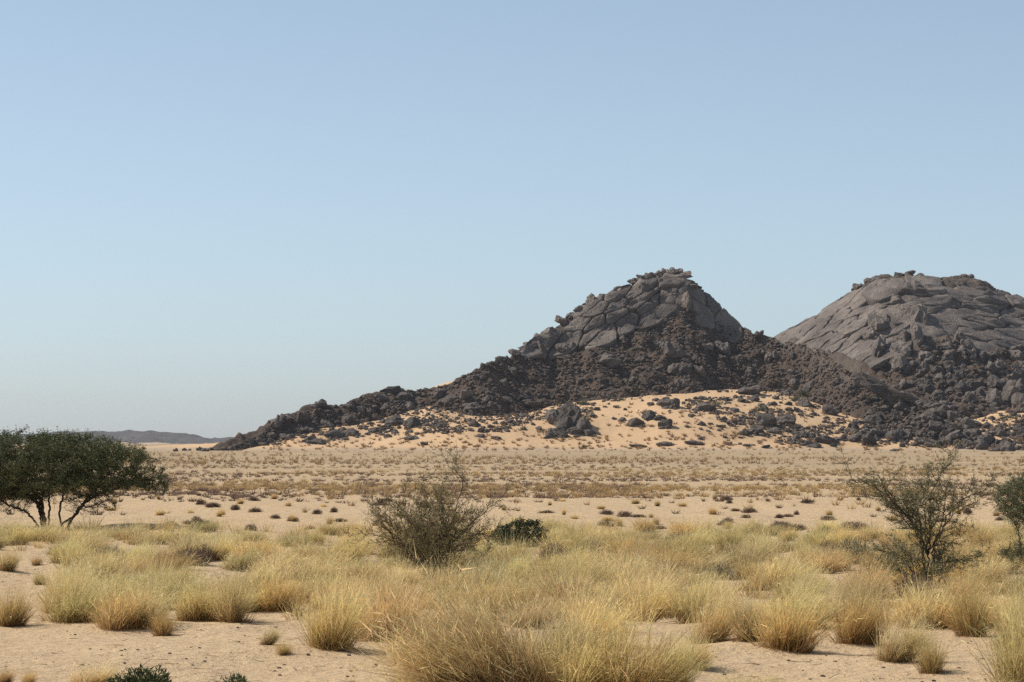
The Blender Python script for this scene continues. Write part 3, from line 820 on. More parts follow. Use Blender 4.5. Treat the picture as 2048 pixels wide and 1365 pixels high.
def tussock_mesh(seed, n=950, lean=(0.12, 0.0), spread=0.62, root=(0.30, 0.185, 0.075), tip=(0.60, 0.52, 0.29), w=0.0070, fleck=1.6):
    """one bunch of dry bunch-grass about 1 m tall and 1.2 m wide at unit scale"""
    r_ = np.random.default_rng(seed)
    parts = []
    # several crowded tillers instead of one neat fan
    nc = 7; ca = r_.random(nc) * 6.2832; cr = 0.24 * np.sqrt(r_.random(nc)); ch = r_.uniform(0.72, 1.08, nc)
    ci = r_.integers(0, nc, n)
    a = r_.random(n) * 6.2832; rad = 0.12 * np.sqrt(r_.random(n))
    B = np.stack([np.cos(ca[ci]) * cr[ci] + np.cos(a) * rad, np.sin(ca[ci]) * cr[ci] + np.sin(a) * rad, np.full(n, -0.04)], -1)
    out = np.linalg.norm(B[:, :2], axis=1) / 0.33
    az = np.arctan2(B[:, 1], B[:, 0]) + r_.normal(size=n) * 0.8
    ti = spread * out * r_.uniform(0.2, 1.35, n) + 0.17 * np.abs(r_.normal(size=n))
    D = np.stack([np.sin(ti) * np.cos(az) + lean[0], np.sin(ti) * np.sin(az) + lean[1], np.cos(ti)], -1)
    D = unit(D + 0.10 * r_.normal(size=(n, 3)))
    L = r_.uniform(0.30, 1.0, n) ** 0.8 * (1.05 - 0.25 * out.clip(0, 1)) * ch[ci]
    bend = np.stack([np.cos(az) * 0.12, np.sin(az) * 0.12, np.full(n, -0.09)], -1) * r_.uniform(-0.3, 1.5, n)[:, None]
    bend[:, 0] += lean[0] * 0.6
    bend += r_.normal(size=(n, 3)) * 0.13
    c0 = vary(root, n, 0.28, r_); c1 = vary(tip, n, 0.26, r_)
    parts.append(blades(B, D, L, w * r_.uniform(0.6, 1.5, n), bend, c0, c1, 3, r_))
    # side leaves and flower spikes that break up the stems
    m = int(n * fleck); q = r_.integers(0, n, m); t = r_.uniform(0.25, 1.0, m)
    FB = B[q] + D[q] * (L[q] * t)[:, None] + bend[q] * (L[q] * t * t)[:, None]
    FD = unit(D[q] + r_.normal(size=(m, 3)) * 0.65)
    fc = c0[q] * (1 - t)[:, None] + c1[q] * t[:, None]
    parts.append(blades(FB, FD, r_.uniform(0.05, 0.17, m), 0.0075 * r_.uniform(0.5, 1.5, m), r_.normal(size=(m, 3)) * 0.2, fc * 0.95, fc * r_.uniform(0.9, 1.35, m)[:, None], 1, r_))
    # short dead culms round the foot
    m = n // 3
    a = r_.random(m) * 6.2832; rad = 0.36 * np.sqrt(r_.random(m))
    B = np.stack([np.cos(a) * rad, np.sin(a) * rad, np.full(m, -0.03)], -1)
    D = unit(np.stack([np.cos(a) * 0.9, np.sin(a) * 0.9, r_.uniform(0.2, 1.4, m)], -1) + r_.normal(size=(m, 3)) * 0.4)
    parts.append(blades(B, D, r_.uniform(0.1, 0.38, m), 0.006 * r_.uniform(0.6, 1.4, m), r_.normal(size=(m, 3)) * 0.15, vary((0.20, 0.11, 0.05), m, 0.3, r_), vary((0.40, 0.26, 0.11), m, 0.3, r_), 2, r_))
    # loose long stalks
    m = 45
    az = r_.random(m) * 6.2832; ti = r_.uniform(0.05, 0.8, m)
    D = unit(np.stack([np.sin(ti) * np.cos(az) + lean[0], np.sin(ti) * np.sin(az) + lean[1], np.cos(ti)], -1))
    B = D * 0.1; B[:, 2] = 0.02
    parts.append(blades(B, D, r_.uniform(0.8, 1.2, m), np.full(m, 0.005), r_.normal(size=(m, 3)) * 0.12, vary((0.42, 0.31, 0.13), m, 0.2, r_), vary((0.72, 0.64, 0.38), m, 0.15, r_), 3, r_))
    V, F, C = join(parts)
    return mesh_np('grass_tussock', V, F, col=C, mat=M_GRASS)

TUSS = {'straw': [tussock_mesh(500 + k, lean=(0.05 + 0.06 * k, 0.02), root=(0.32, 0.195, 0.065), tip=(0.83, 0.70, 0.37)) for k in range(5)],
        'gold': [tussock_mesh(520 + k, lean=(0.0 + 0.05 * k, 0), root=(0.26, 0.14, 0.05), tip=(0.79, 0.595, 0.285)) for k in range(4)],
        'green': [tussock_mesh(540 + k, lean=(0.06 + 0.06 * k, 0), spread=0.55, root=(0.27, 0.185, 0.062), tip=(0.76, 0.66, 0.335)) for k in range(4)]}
SWEPT = tussock_mesh(560, n=4200, w=0.0042, lean=(-0.60, 0.0), spread=0.70, root=(0.30, 0.18, 0.06), tip=(0.84, 0.68, 0.335))

def ground_at(px, py):
    X, Y, Z, hit = march([px], [py], lambda x, y: ground_z(x, y), 15, 900, 500)
    return float(X[0]), float(Y[0]), float(Z[0])

def put_tussock(px, py, w, h, tone, label, rnd, group='dry grass tussocks on the plain', mesh=None, name='grass_tussock'):
    x, y, z = ground_at(px, py)
    s = y / FPX
    o = bpy.data.objects.new(name, mesh or rnd.choice(TUSS[tone]))
    sw = w * s / 1.15; sh = h * s / 0.92
    o.location = (x, y + 0.25 * sw, z)
    o.scale = (sw, sw, sh)
    o.rotation_euler = (0, 0, rnd.uniform(-0.7, 0.7))
    g = rnd.uniform(0.80, 1.16)
    o.color = (g * rnd.uniform(0.97, 1.05), g, g * rnd.uniform(0.88, 1.06), 1)
    link(o)
    return tag(o, label, 'grass', group)

rt = random.Random(77)
# measured tussocks: photo x, y of the foot, width, height, tone, label
FRONT = [
    (130, 1236, 100, 112, 'straw', 'pale straw tussock with splayed stems behind the small round bush of grass'),
    (232, 1262, 140, 125, 'gold', 'golden brown rounded tussock with dark foot on open sand'),
    (326, 1274, 66, 62, 'gold', 'small dark gold tussock standing alone with a thin shadow on sand'),
    (376, 1244, 78, 98, 'straw', 'thin upright straw tussock between two bare sand gaps'),
    (306, 1216, 80, 92, 'green', 'grey green tussock behind the golden rounded one'),
    (468, 1246, 100, 130, 'straw', 'tall loose straw tussock at the edge of bare sand'),
    (552, 1224, 120, 95, 'gold', 'reddish brown tussock in a hollow of the sand'),
    (12, 1254, 100, 98, 'gold', 'thick gold tussock on bare sand with a pebbly strip beside it'),
    (4, 1142, 70, 64, 'green', 'dull green tussock at the far edge of the bare sand'),
    (70, 1132, 30, 26, 'gold', 'tiny orange grass clump alone on bare sand'),
    (80, 1170, 40, 34, 'green', 'tiny grey green clump alone on bare sand'),
    (276, 1142, 86, 70, 'green', 'grey green tussock beside a dark brown mound of scrub'),
    (470, 1142, 88, 62, 'green', 'olive tussock with brown foot beside the dark scrub mound'),
    (532, 1290, 40, 48, 'straw', 'little thin straw clump on sand'),
    (566, 1312, 44, 34, 'gold', 'lowest little gold clump on the bare sand'),
    (660, 1302, 150, 155, 'straw', 'broad straw tussock with blackish shaded foot at a sand edge'),
    (772, 1284, 180, 160, 'gold', 'big golden tussock with deep dark hollow at its foot'),
    (1385, 1338, 90, 75, 'gold', 'small brown clump at the end of the big pale thicket'),
    (1575, 1304, 170, 150, 'gold', 'big round rusty brown tussock casting a dark shadow on sand'),
    (1498, 1284, 100, 110, 'gold', 'rusty tussock leaning on the big round rusty one'),
    (1412, 1288, 110, 150, 'straw', 'tall straw tussock at the border of bare sand'),
    (1716, 1290, 140, 140, 'gold', 'large golden tussock spreading to both sides below the thorn tree'),
    (1790, 1324, 110, 128, 'straw', 'pale spindly tussock with tight dark foot on sand'),
    (1868, 1348, 84, 84, 'gold', 'small compact orange footed tussock standing before the spindly one'),
    (1950, 1274, 110, 130, 'gold', 'brown stemmed tussock with grey twigs below the thorn tree'),
    (1560, 1178, 140, 86, 'straw', 'yellow straw tussock beside a patch of bare sand'),
    (1642, 1148, 90, 62, 'gold', 'rusty low tussock at the back of the sand patch'),
    (1620, 1226, 70, 50, 'green', 'thin greenish clump in the sand gap behind the rusty tussocks'),
    (170, 1378, 100, 72, 'straw', 'sparse upright straw tussock at the near edge of the sand'),
    (55, 1372, 36, 40, 'gold', 'tiny gold clump at the near edge of the sand'),
    (8, 1366, 40, 36, 'gold', 'tiny orange wisp of grass at the near sand edge'),
    (2066, 1392, 210, 220, 'straw', 'huge yellow straw tussock leaning over the sand'),
    (2052, 1300, 150, 150, 'green', 'olive tussock behind the huge yellow one'),
    (1130, 1400, 240, 185, 'green', 'dense pale green thicket tussock in front of the wind swept one'),
    (1250, 1396, 250, 190, 'straw', 'widest straw thicket tussock with stiff crossing stalks'),
    (1350, 1392, 150, 140, 'green', 'olive thicket tussock beside the brown clump'),
    (1060, 1335, 190, 150, 'straw', 'straw thicket tussock filling the gap behind the wind swept one'),
    (1180, 1300, 170, 135, 'straw', 'straw tussock with pale bent stems in the middle of the thicket'),
    (1140, 1236, 180, 125, 'gold', 'orange brown tussock glowing in the middle of the grass field'),
    (1280, 1230, 150, 100, 'straw', 'rounded straw tussock beside the glowing orange one'),
    (1400, 1222, 140, 90, 'green', 'green tinged rounded tussock above a sand hollow'),
    (1650, 1400, 90, 40, 'straw', 'sparse straw wisps at the near edge below the sand'),
    (1480, 1402, 160, 60, 'straw', 'low sparse straw tussock at the near edge below the sand'),
    (1960, 1400, 130, 50, 'straw', 'short sparse straw wisps beside the huge yellow tussock'),
]
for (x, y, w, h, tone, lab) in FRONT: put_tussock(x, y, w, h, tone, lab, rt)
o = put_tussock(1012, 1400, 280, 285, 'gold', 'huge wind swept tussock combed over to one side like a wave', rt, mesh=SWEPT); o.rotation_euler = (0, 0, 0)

# bare sand gaps in the grass (photo outlines), and where the dense belt lies
BARE = [[(-80, 1100), (110, 1108), (120, 1150), (90, 1240), (200, 1262), (420, 1250), (500, 1225), (600, 1250), (590, 1300), (720, 1300), (840, 1285), (830, 1400), (-80, 1400)],
        [(395, 1118), (500, 1138), (520, 1165), (430, 1190), (340, 1200), (335, 1150)],
        [(1600, 1140), (1740, 1150), (1740, 1190), (1650, 1260), (1610, 1180)],
        [(1430, 1280), (1640, 1296), (1830, 1310), (2000, 1270), (2020, 1340), (1990, 1400), (1430, 1400), (1420, 1330)],
        [(1290, 1240), (1400, 1236), (1390, 1275), (1300, 1270)],
        [(990, 1165), (1030, 1168), (1060, 1190), (1000, 1200)],
        [(1480, 1140), (1500, 1150), (1490, 1172), (1440, 1180)]]
def is_bare(x, y): return any(in_poly(np.array([x]), np.array([y]), p)[0] for p in BARE)
ZONES = [(330, 'under the wide acacia'), (700, 'between wide acacia and twiggy bush'), (980, 'around the twiggy thorn bush'), (1200, 'below the dark green bush'),
         (1480, 'between green bush and thorn tree'), (1720, 'just before the open thorn tree'), (9999, 'around the open thorn tree')]
def zone(px): return next(t for x, t in ZONES if px < x)
TONE = {'straw': 'pale straw', 'gold': 'golden brown', 'green': 'greenish straw'}
def belt_label(px, py, w, tone):
    row = 'back' if py < 1100 else ('middle' if py < 1170 else 'front')
    size = 'broad' if w > 122 else 'narrow'
    return f'{size} {TONE[tone]} tussock at {row} of the grass belt, {zone(px)}'
r2 = random.Random(123)
cands = []
tries = 0
while len(cands) < 215 and tries < 9000:
    tries += 1
    t = r2.random() ** 0.85
    py = 1066 + (1262 - 1066) * t
    px = r2.uniform(-60, 2110)
    if is_bare(px, py): continue
    if (1765 < px < 1935 and 1184 < py < 1250) or (800 < px < 930 and 1156 < py < 1200) or (985 < px < 1105 and 1090 < py < 1132): continue    # keep the feet of the thorn tree and bush in view
    sc = (py - HORIZON) / 300.0
    if any(abs(px - q[0]) < 62 * sc and abs(py - q[1]) < 15 * sc for q in cands): continue
    cands.append((px, py))
for px, py in cands:
    tn = float(fbm(np.array([px / 260.0]), np.array([py / 60.0]), 5, 2)[0]) + r2.gauss(0, 0.16)
    tone = 'green' if tn < -0.10 else ('gold' if tn > 0.30 else 'straw')
    sc = (py - HORIZON) / 300.0
    h = r2.uniform(48, 92) * sc; w = r2.uniform(75, 150) * sc
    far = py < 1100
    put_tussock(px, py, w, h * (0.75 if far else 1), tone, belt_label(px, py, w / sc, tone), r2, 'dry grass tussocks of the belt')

# ------------------------------------------------------------------ low shrubs
def shrub_mesh(seed, n=1500, c0=(0.115, 0.075, 0.054), c1=(0.25, 0.172, 0.128), L=0.16, W=0.014, leafy=False):
    """flattened mound of fine twigs: unit radius 0.5, height about 0.6"""
    r_ = np.random.default_rng(seed)
    d = unit(r_.normal(size=(n, 3))); d[:, 2] = np.abs(d[:, 2])
    lump = 1 + 0.5 * fbm(d[:, 0] * 2.5 + seed, d[:, 1] * 2.5 + d[:, 2] * 2, seed, 3)
    rad = r_.random(n) ** 0.45 * lump
    B = d * rad[:, None] * np.array([0.45, 0.45, 0.46]); B[:, 2] -= 0.03
    D = unit(d + r_.normal(size=(n, 3)) * 0.55 + np.array([0, 0, 0.35]))
    v = blades(B, D, L * r_.uniform(0.5, 1.5, n), W * r_.uniform(0.6, 1.5, n), r_.normal(size=(n, 3)) * 0.2, vary(c0, n, 0.25, r_), vary(c1, n, 0.25, r_), 2, r_)
    m = 60
    a = r_.random(m) * 6.28; D2 = unit(np.stack([np.cos(a), np.sin(a), r_.uniform(0.3, 2, m)], -1))
    v2 = blades(np.zeros((m, 3)), D2, r_.uniform(0.35, 0.55, m), np.full(m, 0.016), r_.normal(size=(m, 3)) * 0.1, vary((0.07, 0.045, 0.035), m, 0.2, r_), vary(c0, m, 0.2, r_), 3, r_)
    V, F, C = join([v, v2])
    return mesh_np('low_shrub', V, F, col=C, mat=M_SCRUB)
SHRUB = {'brown': [shrub_mesh(600 + k) for k in range(5)],
         'grey': [shrub_mesh(620 + k, c0=(0.105, 0.10, 0.06), c1=(0.26, 0.245, 0.16)) for k in range(3)],
         'green': [shrub_mesh(640 + k, n=2600, c0=(0.045, 0.06, 0.022), c1=(0.135, 0.15, 0.065), L=0.08, W=0.022) for k in range(3)]}
def put_shrub(px, py, w, h, tone, label, rnd, group='low dry shrubs', name='low_shrub'):
    x, y, z = ground_at(px, py); s = y / FPX
    o = bpy.data.objects.new(name, rnd.choice(SHRUB[tone]))
    o.location = (x, y + w * s * 0.3, z); o.scale = (w * s, w * s * 0.9, h * s / 0.58); o.rotation_euler = (0, 0, rnd.uniform(0, 6.28))
    g = rnd.uniform(0.85, 1.2); o.color = (g, g, g, 1); link(o)
    return tag(o, label, 'shrub', group)
for (x, y, w, h, t, lab) in [
    (372, 1132, 92, 36, 'brown', 'dark brown dead scrub mound on a hump of orange sand'),
    (408, 1124, 60, 36, 'brown', 'dark brown end of scrub next to the olive tussock'),
    (222, 1124, 66, 32, 'grey', 'grey green low scrub mound hidden in pale grass'),
    (120, 1112, 60, 24, 'brown', 'flat brown scrub at the edge of bare sand under the wide acacia'),
    (665, 1138, 70, 26, 'grey', 'dark grey scrub in the grass beside the twiggy thorn bush'),
    (1110, 1130, 90, 44, 'brown', 'purplish brown scrub in grass below the dark green bush'),
    (1170, 1108, 60, 30, 'brown', 'purplish brown scrub patch behind the larger purplish one'),
    (1240, 1100, 60, 26, 'brown', 'brown scrub patch deep in the straw grass'),
    (1360, 1092, 80, 26, 'brown', 'wide dark scrub patch beyond the straw grass'),
    (1440, 1160, 66, 34, 'grey', 'blue grey scrub clump beside a hollow of sand'),
    (1560, 1106, 56, 26, 'brown', 'dark grey scrub behind the yellow straw tussock'),
    (1655, 1078, 50, 28, 'brown', 'upright brown scrub near the pale sand flat'),
    (1655, 1112, 50, 34, 'brown', 'grey brown scrub between the straw tussock and the thorn tree'),
    (1715, 1128, 110, 50, 'grey', 'broad grey twiggy scrub touching the thorn tree'),
    (1710, 1062, 66, 20, 'brown', 'dark olive scrub pair at the rim of the pale sand flat'),
    (1570, 1062, 70, 18, 'brown', 'flat brown scrub row at the rim of the pale sand flat'),
    (280, 1392, 150, 62, 'green', 'leafy green low bush at the near edge of the sand'),
    (472, 1398, 120, 50, 'green', 'small leafy green bush beside bare sand at the near edge'),
    (1830, 1196, 90, 50, 'brown', 'dark dead twigs heaped at the foot of the thorn tree'),
    (900, 1182, 80, 44, 'brown', 'tangle of dead brown twigs at the foot of the twiggy thorn bush')]:
    put_shrub(x, y, w, h, t, lab, rt)
r3 = random.Random(31)
def BEHIND(px): return next(t for x, t in [(420, 'beyond the wide acacia'), (740, 'between acacia and twiggy bush'), (1000, 'beyond the twiggy thorn bush'), (1220, 'beyond the dark green bush'), (1500, 'below the conical hill'), (1760, 'below the saddle of the hills'), (9999, 'beyond the open thorn tree')] if px < x)
k = 0
while k < 62:                                                   # scattered on the pale sand flat behind the belt
    py = 1062 - 62 * r3.random() ** 1.1; px = r3.uniform(300, 2080)
    if fbm(np.array([px / 120.0]), np.array([py / 12.0]), 14, 2)[0] < -0.12 and py > 1012: continue
    sc = (py - HORIZON) / 150.0
    put_shrub(px, py, r3.uniform(13, 40) * sc, r3.uniform(7, 15) * sc, 'brown', f"{'upper' if py < 1030 else 'lower'} purplish brown shrub on the pale sand flat, {BEHIND(px)}".replace('upper', 'small distant').replace('lower', 'larger'), r3, 'low shrubs on the pale sand flat'); k += 1
k = 0
while k < 60:
    py = 1060 - 62 * r3.random(); px = r3.uniform(200, 2080); sc = (py - HORIZON) / 150.0
    put_tussock(px, py, r3.uniform(11, 30) * sc, r3.uniform(10, 20) * sc, 'gold', f"{'tiny distant' if py < 1030 else 'rounded'} golden tuft on the pale sand flat, {BEHIND(px)}", r3, 'golden tufts on the pale sand flat', name='grass_tuft'); k += 1

# ------------------------------------------------------------------ the mass of far tufts and fine grass (uncountable)
def tuft_mass(name, label, P, S, c0, c1, nb, seed, W, up=1.0, mat=None, cat='grass', parent=None):
    """P: (n,3) feet, S: (n,) heights; each tuft is nb ribbon blades"""
    r_ = np.random.default_rng(seed)
    n = len(P); idx = np.repeat(np.arange(n), nb); m = len(idx)
    a = r_.random(m) * 6.2832; rad = np.sqrt(r_.random(m)) * 0.32
    B = P[idx] + np.stack([np.cos(a) * rad, np.sin(a) * rad, np.full(m, -0.06)], -1) * S[idx][:, None]
    D = unit(np.stack([np.cos(a) * 0.55 * rad / 0.3, np.sin(a) * 0.55 * rad / 0.3, np.full(m, up)], -1) + r_.normal(size=(m, 3)) * 0.16)
    g = r_.uniform(0.75, 1.25, n)[idx][:, None]
    V, F, C = blades(B, D, S[idx] * r_.uniform(0.6, 1.1, m), S[idx] * W * r_.uniform(0.6, 1.4, m), r_.normal(size=(m, 3)) * 0.08, vary(c0, m, 0.15, r_) * g, vary(c1, m, 0.15, r_) * g, 1, r_)
    o = obj(name, mesh_np(name, V, F, col=C, mat=mat or M_GRASS), parent)
    return tag(o, label, cat, kind='stuff')

def plain_points(n, py0, py1, seed, thr, sx=14.0, sy=22.0, width=1.2, prof=None):
    """feet scattered over the plain between two photo rows, clumped by noise laid out on the ground"""
    r_ = np.random.default_rng(seed)
    py = py0 + (py1 - py0) * r_.random(n * 8)
    y = CAM_H * FPX / (py - HORIZON)
    x = (r_.random(n * 8) - 0.5) * 2048 * width / FPX * y
    g = fbm(x / sx, y / sy, seed, 3) + 0.5 * fbm(x / 60 + 5, y / 45, seed + 9, 2) + 1.0 * fbm(x / 110 + 2, 1.0 * np.log(y) * 22, seed + 29, 2) + 0.10 * r_.normal(size=len(x))
    k = g > thr
    if prof is not None: k &= r_.random(len(py)) < np.interp(py, [q[0] for q in prof], [q[1] for q in prof])
    x, y = x[k][:n], y[k][:n]
    return np.stack([x, y, ground_z(x, y)], -1)

r4 = np.random.default_rng(91)
P = plain_points(3600, 912, 1040, 41, 0.05, prof=[(912, 0.3), (925, 0.6), (945, 1), (980, 0.9), (1000, 0.3), (1010, 0.03), (1040, 0.0)])
tuft_mass('grass', 'straw coloured grass tufts massed in bands across the middle plain', P, r4.uniform(0.16, 0.40, len(P)), (0.32, 0.20, 0.085), (0.56, 0.405, 0.19), 24, 1, 0.08, up=0.7)
P = plain_points(3400, 918, 1040, 43, 0.05, prof=[(918, 0.3), (945, 1), (985, 0.8), (1000, 0.25), (1010, 0.03), (1040, 0.0)])
tuft_mass('scrub', 'purplish brown scrub massed in bands across the middle plain', P, r4.uniform(0.16, 0.34, len(P)), (0.155, 0.102, 0.072), (0.29, 0.20, 0.148), 26, 2, 0.12, up=0.4, mat=M_SCRUB, cat='scrub')
P = plain_points(2000, 899, 930, 44, -0.10, 40, 60)
tuft_mass('grass', 'tiny brown tufts dotted over the grey gravel below the hills', P, r4.uniform(0.30, 0.7, len(P)), (0.27, 0.17, 0.085), (0.44, 0.30, 0.155), 12, 3, 0.13)
# tufts on the sand slope
r5 = np.random.default_rng(17)
pp = np.stack([r5.uniform(470, 2048, 1500), 904 - 95 * r5.random(1500) ** 1.6], -1)
X, Y, Z, hit = march(pp[:, 0], pp[:, 1], surf_all, 800, 1000, 300)
ok = hit & (SANDF(X, Y) > np.maximum(H1(X, Y), H2(X, Y)) - 0.1) & (SANDF(X, Y) > 0.05)
P = np.stack([X, Y, Z], -1)[ok][:900]
tuft_mass('grass', 'tiny brown tufts dotted over the orange sand slope', P, r5.uniform(0.55, 1.35, len(P)), (0.22, 0.13, 0.065), (0.40, 0.26, 0.13), 16, 4, 0.2, up=0.6)
# green bushes among the rocks of the slope
pp = np.array([(1158, 838), (1172, 842), (1415, 808), (1432, 812), (1238, 800), (1272, 792), (1590, 800), (1610, 792), (1505, 826), (1520, 822), (1170, 812), (1165, 894), (1740, 800), (2010, 838), (2024, 836)], float)
pp = np.repeat(pp, 3, 0) + r5.normal(size=(len(pp) * 3, 2)) * np.array([4, 2])
X, Y, Z, hit = march(pp[:, 0], pp[:, 1], surf_all, 800, 1000, 300)
tuft_mass('scrub', 'dark green bushes nestling among the rocks of the sand slope', np.stack([X, Y, Z], -1)[hit], r5.uniform(1.0, 2.4, int(hit.sum())), (0.07, 0.075, 0.04), (0.14, 0.14, 0.08), 40, 5, 0.10, up=0.6, mat=M_SCRUB, cat='scrub')
# fine undergrowth between the tussocks of the belt
def belt_points(n, seed):
    r_ = np.random.default_rng(seed)
    py = 1058 + (1250 - 1058) * r_.random(n * 3) ** 1.3; px = r_.uniform(-60, 2110, n * 3)
    k = np.ones(len(px), bool)
    for p in BARE: k &= ~in_poly(px, py, p)
    k &= (fbm(px / 150, py / 25, seed, 3) + 0.1 * r_.normal(size=len(px))) > -0.18
    px, py = px[k][:n], py[k][:n]
    X, Y, Z, hit = march(px, py, ground_z, 30, 140, 200)
    return np.stack([X, Y, Z], -1)
P = belt_points(620, 51)
tuft_mass('grass', 'fine pale grass growing between the tussocks of the belt', P, r4.uniform(0.25, 0.62, len(P)), (0.36, 0.235, 0.085), (0.82, 0.66, 0.32), 40, 6, 0.024)
# crumbs of stone and plant litter on the bare sand
def litter():
    r_ = np.random.default_rng(61)
    py = r_.uniform(1100, 1366, 2600); px = r_.uniform(-20, 2070, 2600)
    k = np.zeros(len(px), bool)
    for p in BARE: k |= in_poly(px, py, p)
    px, py = px[k], py[k]
    X, Y, Z, hit = march(px, py, ground_z, 20, 90, 300); m = len(X)
    s = 0.003 + 0.022 * r_.random(m) ** 6
    nv = len(ICO1[0])
    V = np.array(LOWROCK)[r_.integers(0, 12, m)] * s[:, None, None] * np.array([1.2, 1.2, 0.7]) + np.stack([X, Y, Z + s * 0.3], -1)[:, None, :]
    F = (ICO1[1][None] + (np.arange(m) * nv)[:, None, None]).reshape(-1, 3)
    C = np.repeat(vary((0.20, 0.15, 0.105), m, 0.35, r_), nv, 0)
    m2 = 420; q = r_.integers(0, m, m2); B = np.stack([X, Y, Z + 0.012], -1)[q] + r_.normal(size=(m2, 3)) * np.array([0.4, 0.4, 0])
    B[:, 2] = ground_z(B[:, 0], B[:, 1]) + 0.012
    D = unit(r_.normal(size=(m2, 3)) * np.array([1, 1, 0.12]))
    V2, F2, C2 = blades(B, D, r_.uniform(0.05, 0.32, m2), np.full(m2, 0.008), r_.normal(size=(m2, 3)) * 0.05, vary((0.26, 0.17, 0.09), m2, 0.35, r_), vary((0.42, 0.30, 0.16), m2, 0.3, r_), 2, r_)
    V, F, C = join([(V.reshape(-1, 3), F, C), (V2, F2, C2)])
    o = obj('pebbles', mesh_np('pebbles', V.reshape(-1, 3), F, col=C, mat=M_SCRUB)); tag(o, 'dark crumbs of gravel and plant litter strewn over the bare sand', 'pebbles', kind='stuff')
litter()

# ------------------------------------------------------------------ thorn trees
def colonize(stems, A, step, infl, kill, iters, bias, seed, jit=0.10):
    r_ = np.random.default_rng(seed)
    P = []; par = []
    for poly in stems:                                        # stems: (parent stem index or -1, points)
        pi, pts = poly
        pts = [np.array(q, float) for q in pts]
        last = -1
        if pi >= 0: last = pi
        for k in range(len(pts)):
            if k == 0:
                P.append(pts[0]); par.append(last)
            else:
                d = pts[k] - pts[k - 1]; m = max(1, int(np.linalg.norm(d) / step))
                for j in range(1, m + 1):
                    w = 0.015 * r_.normal(size=3) if j < m else 0
                    P.append(pts[k - 1] + d * j / m + w); par.append(len(P) - 2)
    P = np.array(P); par = list(par)
    A = A.copy(); alive = np.ones(len(A), bool)
    D = np.linalg.norm(A[:, None] - P[None], axis=2)
    near = D.argmin(1); dist = D.min(1)
    nch = np.zeros(len(P), int)
    for it in range(iters):
        m = alive & (dist < infl)
        if not m.any(): break
        acc = np.zeros_like(P); np.add.at(acc, near[m], unit(A[m] - P[near[m]]))
        grow = np.where((np.linalg.norm(acc, axis=1) > 1e-6) & (nch < 4))[0]
        if len(grow) == 0: break
        d = unit(unit(acc[grow]) + np.array(bias) + jit * r_.normal(size=(len(grow), 3)))
        Q = P[grow] + d * step
        n0 = len(P); P = np.vstack([P, Q]); par += list(grow); nch[grow] += 1; nch = np.concatenate([nch, np.zeros(len(grow), int)])
        Dn = np.linalg.norm(A[:, None] - Q[None], axis=2)
        b = Dn.argmin(1); bd = Dn[np.arange(len(A)), b]
        u = bd < dist; near[u] = n0 + b[u]; dist[u] = bd[u]
        alive &= dist > kill
    return P, np.array(par)

def branchy(stems, levels, seed, step=0.05):
    """straight thorny branching: stems are polylines; levels = [(children per metre, length, angle, flatness, up)]"""
    r_ = np.random.default_rng(seed)
    P = []; par = []; cur = []
    def grow(parent, start, d, L, up, wob):
        ids = []; p = np.array(start, float); last = parent; n = max(2, int(L / step))
        for i in range(n):
            d = unit(d + wob * r_.normal(size=3) + np.array([0, 0, up]) / n)
            p = p + d * (L / n); P.append(p.copy()); par.append(last); last = len(P) - 1; ids.append(last)
        return ids
    for pts in stems:
        pts = [np.array(q, float) for q in pts]
        P.append(pts[0]); par.append(-1); last = len(P) - 1; ids = [last]
        for k in range(1, len(pts)):
            dv = pts[k] - pts[k - 1]; m = max(1, int(np.linalg.norm(dv) / step))
            for j in range(1, m + 1):
                P.append(pts[k - 1] + dv * j / m + (0.012 * r_.normal(size=3) if j < m else 0)); par.append(last); last = len(P) - 1; ids.append(last)
        cur.append(ids)
    for (dens, L, ang, flat, up, tmin) in levels:
        nxt = []
        for ids in cur:
            ln = len(ids) * step; c = max(1, int(dens * ln + r_.random()))
            for q in range(c):
                f = tmin + (1 - tmin) * (q + r_.random()) / c
                i = ids[min(len(ids) - 1, max(1, int(f * len(ids))))]
                d = unit(P[i] - P[par[i]])
                rv = r_.normal(size=3); rv[2] *= flat
                side = unit(rv - d * (rv @ d)); a = ang * r_.uniform(0.65, 1.3)
                nd = unit(d * math.cos(a) + side * math.sin(a))
                nxt.append(grow(i, P[i], nd, L * r_.uniform(0.45, 1.25) * (1.1 - 0.45 * f), up, 0.10))
        cur = cur + nxt if len(levels) < 0 else nxt + [c_ for c_ in cur if r_.random() < 0.5]
    return np.array(P), np.array(par)

def tubes(P, par, rad, mask, sides=5):
    e = np.where(mask & (par >= 0))[0]
    a = P[par[e]]; b = P[e]; d = unit(b - a)
    ref = np.where(np.abs(d[:, 2:3]) > 0.9, np.array([[1.0, 0, 0]]), np.array([[0, 0, 1.0]]))
    u = unit(np.cross(d, ref)); v = np.cross(d, u)
    ra = np.minimum(rad[par[e]], rad[e] * 1.35); rb = rad[e]
    th = np.arange(sides) / sides * 2 * math.pi
    cs = np.cos(th)[None, :, None]; sn = np.sin(th)[None, :, None]
    r1 = a[:, None] - d[:, None] * (ra * 0.4)[:, None, None] + (u[:, None] * cs + v[:, None] * sn) * ra[:, None, None]
    r2 = b[:, None] + (u[:, None] * cs + v[:, None] * sn) * rb[:, None, None]
    V = np.concatenate([r1, r2], 1).reshape(-1, 3)
    f = []
    for k in range(sides):
        q = (k + 1) % sides; f += [(k, q, sides + q), (k, sides + q, sides + k)]
    F = (np.array(f)[None] + (np.arange(len(e)) * 2 * sides)[:, None, None]).reshape(-1, 3)
    return V, F

